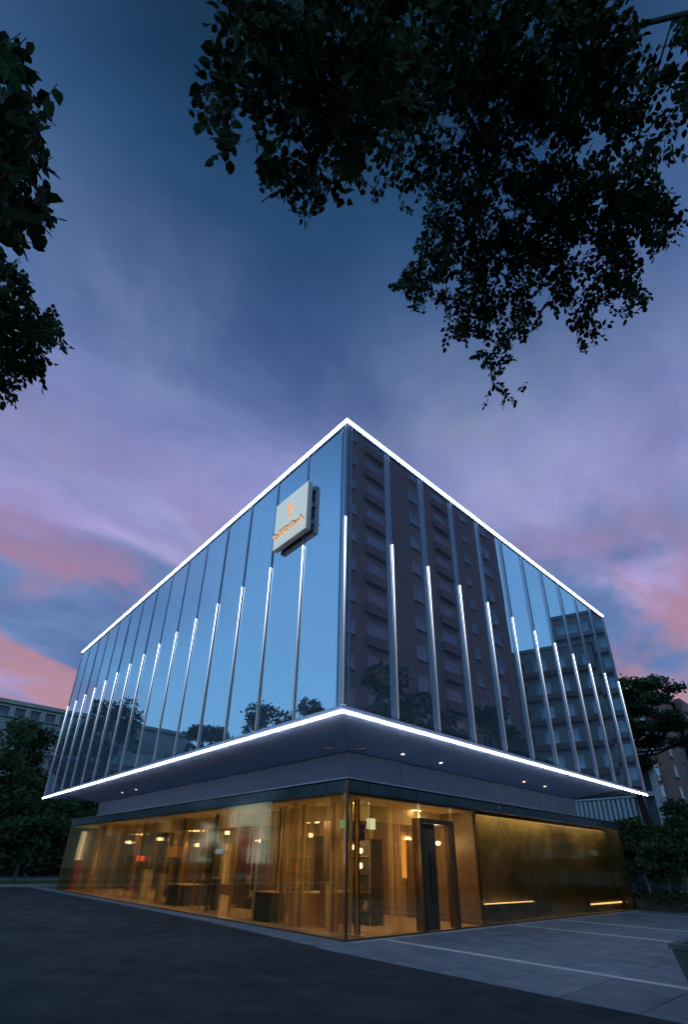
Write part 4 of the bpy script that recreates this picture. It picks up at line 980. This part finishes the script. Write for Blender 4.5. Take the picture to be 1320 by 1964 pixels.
MB().box(-0.05, 0.36, -0.25, 0.12, 0, 9.1).build('corner_column', 'white_rib', A, bevel=0.02)
MB().box(-0.05, 0.36, 0.13, 14, 6.6, 6.95).build('beam', 'white_rib', A, bevel=0.02); MB().box(-0.05, 0.36, 0.13, 14, 8.7, 9.1).build('beam', 'white_rib', A, bevel=0.02)
for k in range(9): MB().box(0.2, 0.24, 0.15 + 1.5 * k, 1.6 + 1.5 * k, 6.96, 8.69).build('pane', 'win', A)

# ------------------------------------------------------------------ trees and planting
# mirrored in the right facade
for (x, y, h, sp, lb) in ((11.5, -12.5, 12.0, 3.4, 'leafy tree mirrored low in the right facade beside the corner'), (17.5, -13.5, 11.0, 3.2, 'leafy tree mirrored in the middle of the right facade'), (25.0, -13.8, 13.5, 3.4, 'taller leafy tree mirrored before the end of the brown tower'), (34.0, -15.2, 11.5, 3.2, 'leafy tree mirrored low toward the far end of the right facade')):
    tree('street_tree', lb, (x, y, -0.03), h, sp, 5000, 0.34, group='street trees mirrored in the right facade')
# mirrored in the left facade
for (x, y, h, sp, lb) in ((-19, 21.5, 15.2, 3.2, 'tree mirrored at the foot of the left facade beside the corner'), (-20.5, 30, 16.0, 3.6, 'tree mirrored at the foot of the left facade under the sign'), (-17.5, 35, 14.8, 3.0, 'tree mirrored in the middle of the left facade foot'), (-10.0, 41.5, 17.3, 3.6, 'tall dense tree mirrored toward the left end of the facade'), (-9.5, 48.0, 16.0, 3.4, 'second dense tree mirrored at the left end of the facade')):
    tree('street_tree', lb, (x, y, -0.03), h, sp, 5000, 0.34, group='street trees mirrored in the left facade')
for (x, y, h, sp, lb) in ((-20, 40, 8.5, 2.8, 'low tree added to darken the amber glass left of the corner'), (-16, 45, 9.0, 3.0, 'low tree added to darken the amber glass before the red banner'), (-14.5, 53, 9.5, 3.2, 'low tree added to darken the middle of the left amber glass'), (-24, 33, 8.0, 2.8, 'low tree added to darken the amber glass beside the corner post')):
    tree('street_tree', lb, (x, y, -0.03), h, sp, 5000, 0.34, group='low trees added to darken the amber glass', clear=0.08)  # added out of view to fill the bright sky gap in the base reflections
# dark trees at left beyond the road
for (px, d, h, sp, lb) in ((5, 66, 13.0, 3.8, 'tall dark tree at the left edge of the picture'), (32, 72, 8.5, 3.0, 'dark tree in front of the office building, second from left'), (72, 68, 8.0, 3.4, 'dark tree just left of the glass building'), (105, 74, 8.0, 3.8, 'dark tree right behind the left end of the building'), (20, 58, 7.5, 3.0, 'lower dark tree nearest the road at left'), (88, 60, 6.8, 3.2, 'lower dark tree beside the left end of the amber base'), (150, 76, 10, 4, 'dark tree glimpsed under the left overhang'), (-30, 62, 17, 4.5, 'dark tree cut by the left picture edge')):
    r = ray(px, 1660); q = CAM + r * (d / math.hypot(r.x, r.y))
    tree('park_tree', lb, (q.x, q.y, 0.1), h, sp, 6500, 0.5, group='dark trees beyond the road', trunk_r=0.22, clear=0.05, nblob=40)
# pine at right
def pine():
    r = ray(1252, 1600); q = CAM + r * (44 / math.hypot(r.x, r.y))
    t = empty('pine_tree', (q.x, q.y, 0)); tag(t, 'broad flat-topped pine rising behind the right end of the building', 'tree')
    tr = MB().tube([(0, 0, -0.1), (0.2, 0.1, 4), (-0.1, 0.4, 8), (0.0, 0.6, 11), (0.1, 0.9, 14)], [0.32, 0.27, 0.22, 0.16, 0.05], 9); tr.build('trunk', 'bark', t, smooth=True)
    blobs = []
    side = Vector((RT.x, RT.y, 0)).normalized(); dep = Vector((FW.x, FW.y, 0)).normalized()
    for k in range(64):
        zz = random.uniform(10.6, 15.0); sp = 4.6 * math.sqrt(max(0.05, 1 - ((zz - 12.8) / 2.8) ** 2))
        a = random.uniform(0, 6.283); rr = sp * math.sqrt(random.uniform(0.1, 1))
        c = side * (rr * math.cos(a) - 0.4) + dep * rr * math.sin(a) + Vector((0, 0, zz))
        blobs.append((c.x, c.y, c.z, 1.25, 1.25, 0.42))
        if k % 3 == 0:
            st = Vector((0, 0.4, max(7.5, zz - 3.0))); m = MB().tube([st, st.lerp(c, 0.45) + Vector((0, 0, -0.35)), st.lerp(c, 0.75) + Vector((0, 0, -0.15)), c], [0.12, 0.09, 0.06, 0.02], 6); m.build('limb', 'bark', t, smooth=True)
    for (sx_, zz) in ((4.2, 10.6), (5.0, 10.9), (-2.0, 9.4), (0.6, 8.9)):
        c = side * sx_ + Vector((0, 0, zz)); blobs.append((c.x, c.y, c.z, 1.3, 1.3, 0.4)); st = Vector((0, 0.3, zz - 1.2))
        MB().tube([st, st.lerp(c, 0.5) + Vector((0, 0, -0.3)), c], [0.11, 0.07, 0.03], 6).build('limb', 'bark', t, smooth=True)
    link(bpy.data.objects.new('crown', leaves_mesh('crown', blob_points(blobs, 26000, 0.15), 0.26, 'needle')), t)
pine()
# row of slim young trees behind the right end
for i, (px, d, h, sp) in enumerate(((1206, 31, 3.6, 1.0), (1222, 33, 4.2, 1.1), (1240, 30, 4.2, 1.2), (1256, 34, 4.3, 1.2), (1272, 31, 3.5, 1.1), (1288, 35, 4.0, 1.2), (1302, 31, 4.2, 1.2), (1318, 33, 4.8, 1.4), (1340, 31, 5.2, 1.5))):
    r = ray(px, 1660); q = CAM + r * (d / math.hypot(r.x, r.y))
    od = ['first', 'second', 'third', 'fourth', 'fifth', 'sixth', 'seventh', 'eighth', 'ninth'][i]
    tree('young_tree', 'slim young tree, %s counted rightward from the right end of the amber base' % od, (q.x, q.y, -0.03), h, sp, 3400, 0.2, bark='palebark', group='slim young trees at right', trunk_r=0.055, clear=0.36, nblob=20)
# low hedge bed, pale fence panels, kerb and plaque
hb = [(a.x, a.y, 0.25, 1.3, 1.3, 0.42) for a in (CAM + ray(px, 1680) * (d / math.hypot(ray(px, 1680).x, ray(px, 1680).y)) for px in range(1232, 1420, 14) for d in (29.5, 31.5))]
hb = [(x, y, 0.3, rx, ry, 0.45) for x, y, zz, rx, ry, rz in hb]
hg = empty('hedge', (25, 0, 0)); tag(hg, 'low clipped hedge bed at the right edge beyond the pavement', 'hedge')
link(bpy.data.objects.new('foliage', leaves_mesh('foliage', blob_points(hb, 9000, 0.5) - np.array([25, 0, 0]), 0.13, 'hedge')), hg)
hbm = MB()
for (x, y, zz, rx, ry, rz) in hb: hbm.lathe([(1.2, -0.3), (1.1, 0.1), (0.7, 0.3), (0.0, 0.36)], c=(x - 25, y, 0.1), n=8)
hbm.build('branches', 'bark', hg)
fn = empty('low_fence', (26.5, 2.2, 0)); tag(fn, 'low fence of pale panels behind the hedge at the right', 'fence')
fp = MB().box(-0.02, 0.02, -0.27, 0.27, 0.62, 1.0).mesh('panel', 'winframe', bevel=0.01); fpost = MB().box(-0.03, 0.03, -0.03, 0.03, 0, 1.0).mesh('post', 'black')
q0 = CAM + ray(1240, 1696) * (36 / math.hypot(ray(1240, 1696).x, ray(1240, 1696).y)); q1 = CAM + ray(1330, 1692) * (36 / math.hypot(ray(1330, 1692).x, ray(1330, 1692).y))
for k in range(8):
    q = q0.lerp(q1, k / 7); inst('panel', fp, fn, (q.x - 26.5, q.y - 2.2, 0)); q = q0.lerp(q1, (k - 0.5) / 7); inst('post', fpost, fn, (q.x - 26.5, q.y - 2.2, 0))
q = ground_at(1224, 1731)
ps = empty('marker_post', (q.x, q.y, -0.03)); tag(ps, 'small white marker plate on a post at the right end of the base', 'marker')
MB().box(-0.03, 0.03, -0.03, 0.03, 0, 0.3).build('post', 'black', ps); MB().box(-0.04, 0.04, -0.13, 0.13, 0.12, 0.62).build('plate', 'white_rib', ps, bevel=0.01)
# bollard at far left
bo = empty('bollard', (-0.11, 33.75, 0.08)); tag(bo, 'dark slim bollard on the grass strip at far left', 'bollard')
MB().lathe([(0, 0), (0.13, 0), (0.13, 0.03), (0.1, 0.06), (0.1, 0.92), (0, 0.92)], n=14).build('shaft', 'black', bo, smooth=True)
MB().lathe([(0.105, 0.92), (0.115, 0.94), (0.1, 1.0), (0.0, 1.02)], n=14).build('cap', 'dark_alu', bo, smooth=True)
# tapered planter at the right edge
pa = empty('planter', (-0.45, -7.62, 0.0)); tag(pa, 'tapered dark stone planter cut by the right edge of the picture', 'planter')
def frus(b, t, z0, z1, inset=None):
    v = [(-b, -b, z0), (b, -b, z0), (b, b, z0), (-b, b, z0), (-t, -t, z1), (t, -t, z1), (t, t, z1), (-t, t, z1)]
    return MB().add(v, [(0, 3, 2, 1), (0, 1, 5, 4), (1, 2, 6, 5), (2, 3, 7, 6), (3, 0, 4, 7), (4, 5, 6, 7)])
frus(0.40, 0.55, 0.0, 0.72).build('body', 'concrete', pa, bevel=0.012)
rim = MB().box(-0.57, 0.57, -0.57, -0.47, 0.721, 0.78).box(-0.57, 0.57, 0.47, 0.57, 0.721, 0.78).box(-0.57, -0.47, -0.469, 0.469, 0.721, 0.78).box(0.47, 0.57, -0.469, 0.469, 0.721, 0.78); rim.build('rim', 'concrete', pa)
MB().box(-0.468, 0.468, -0.468, 0.468, 0.7215, 0.74).build('soil', 'soil', pa)
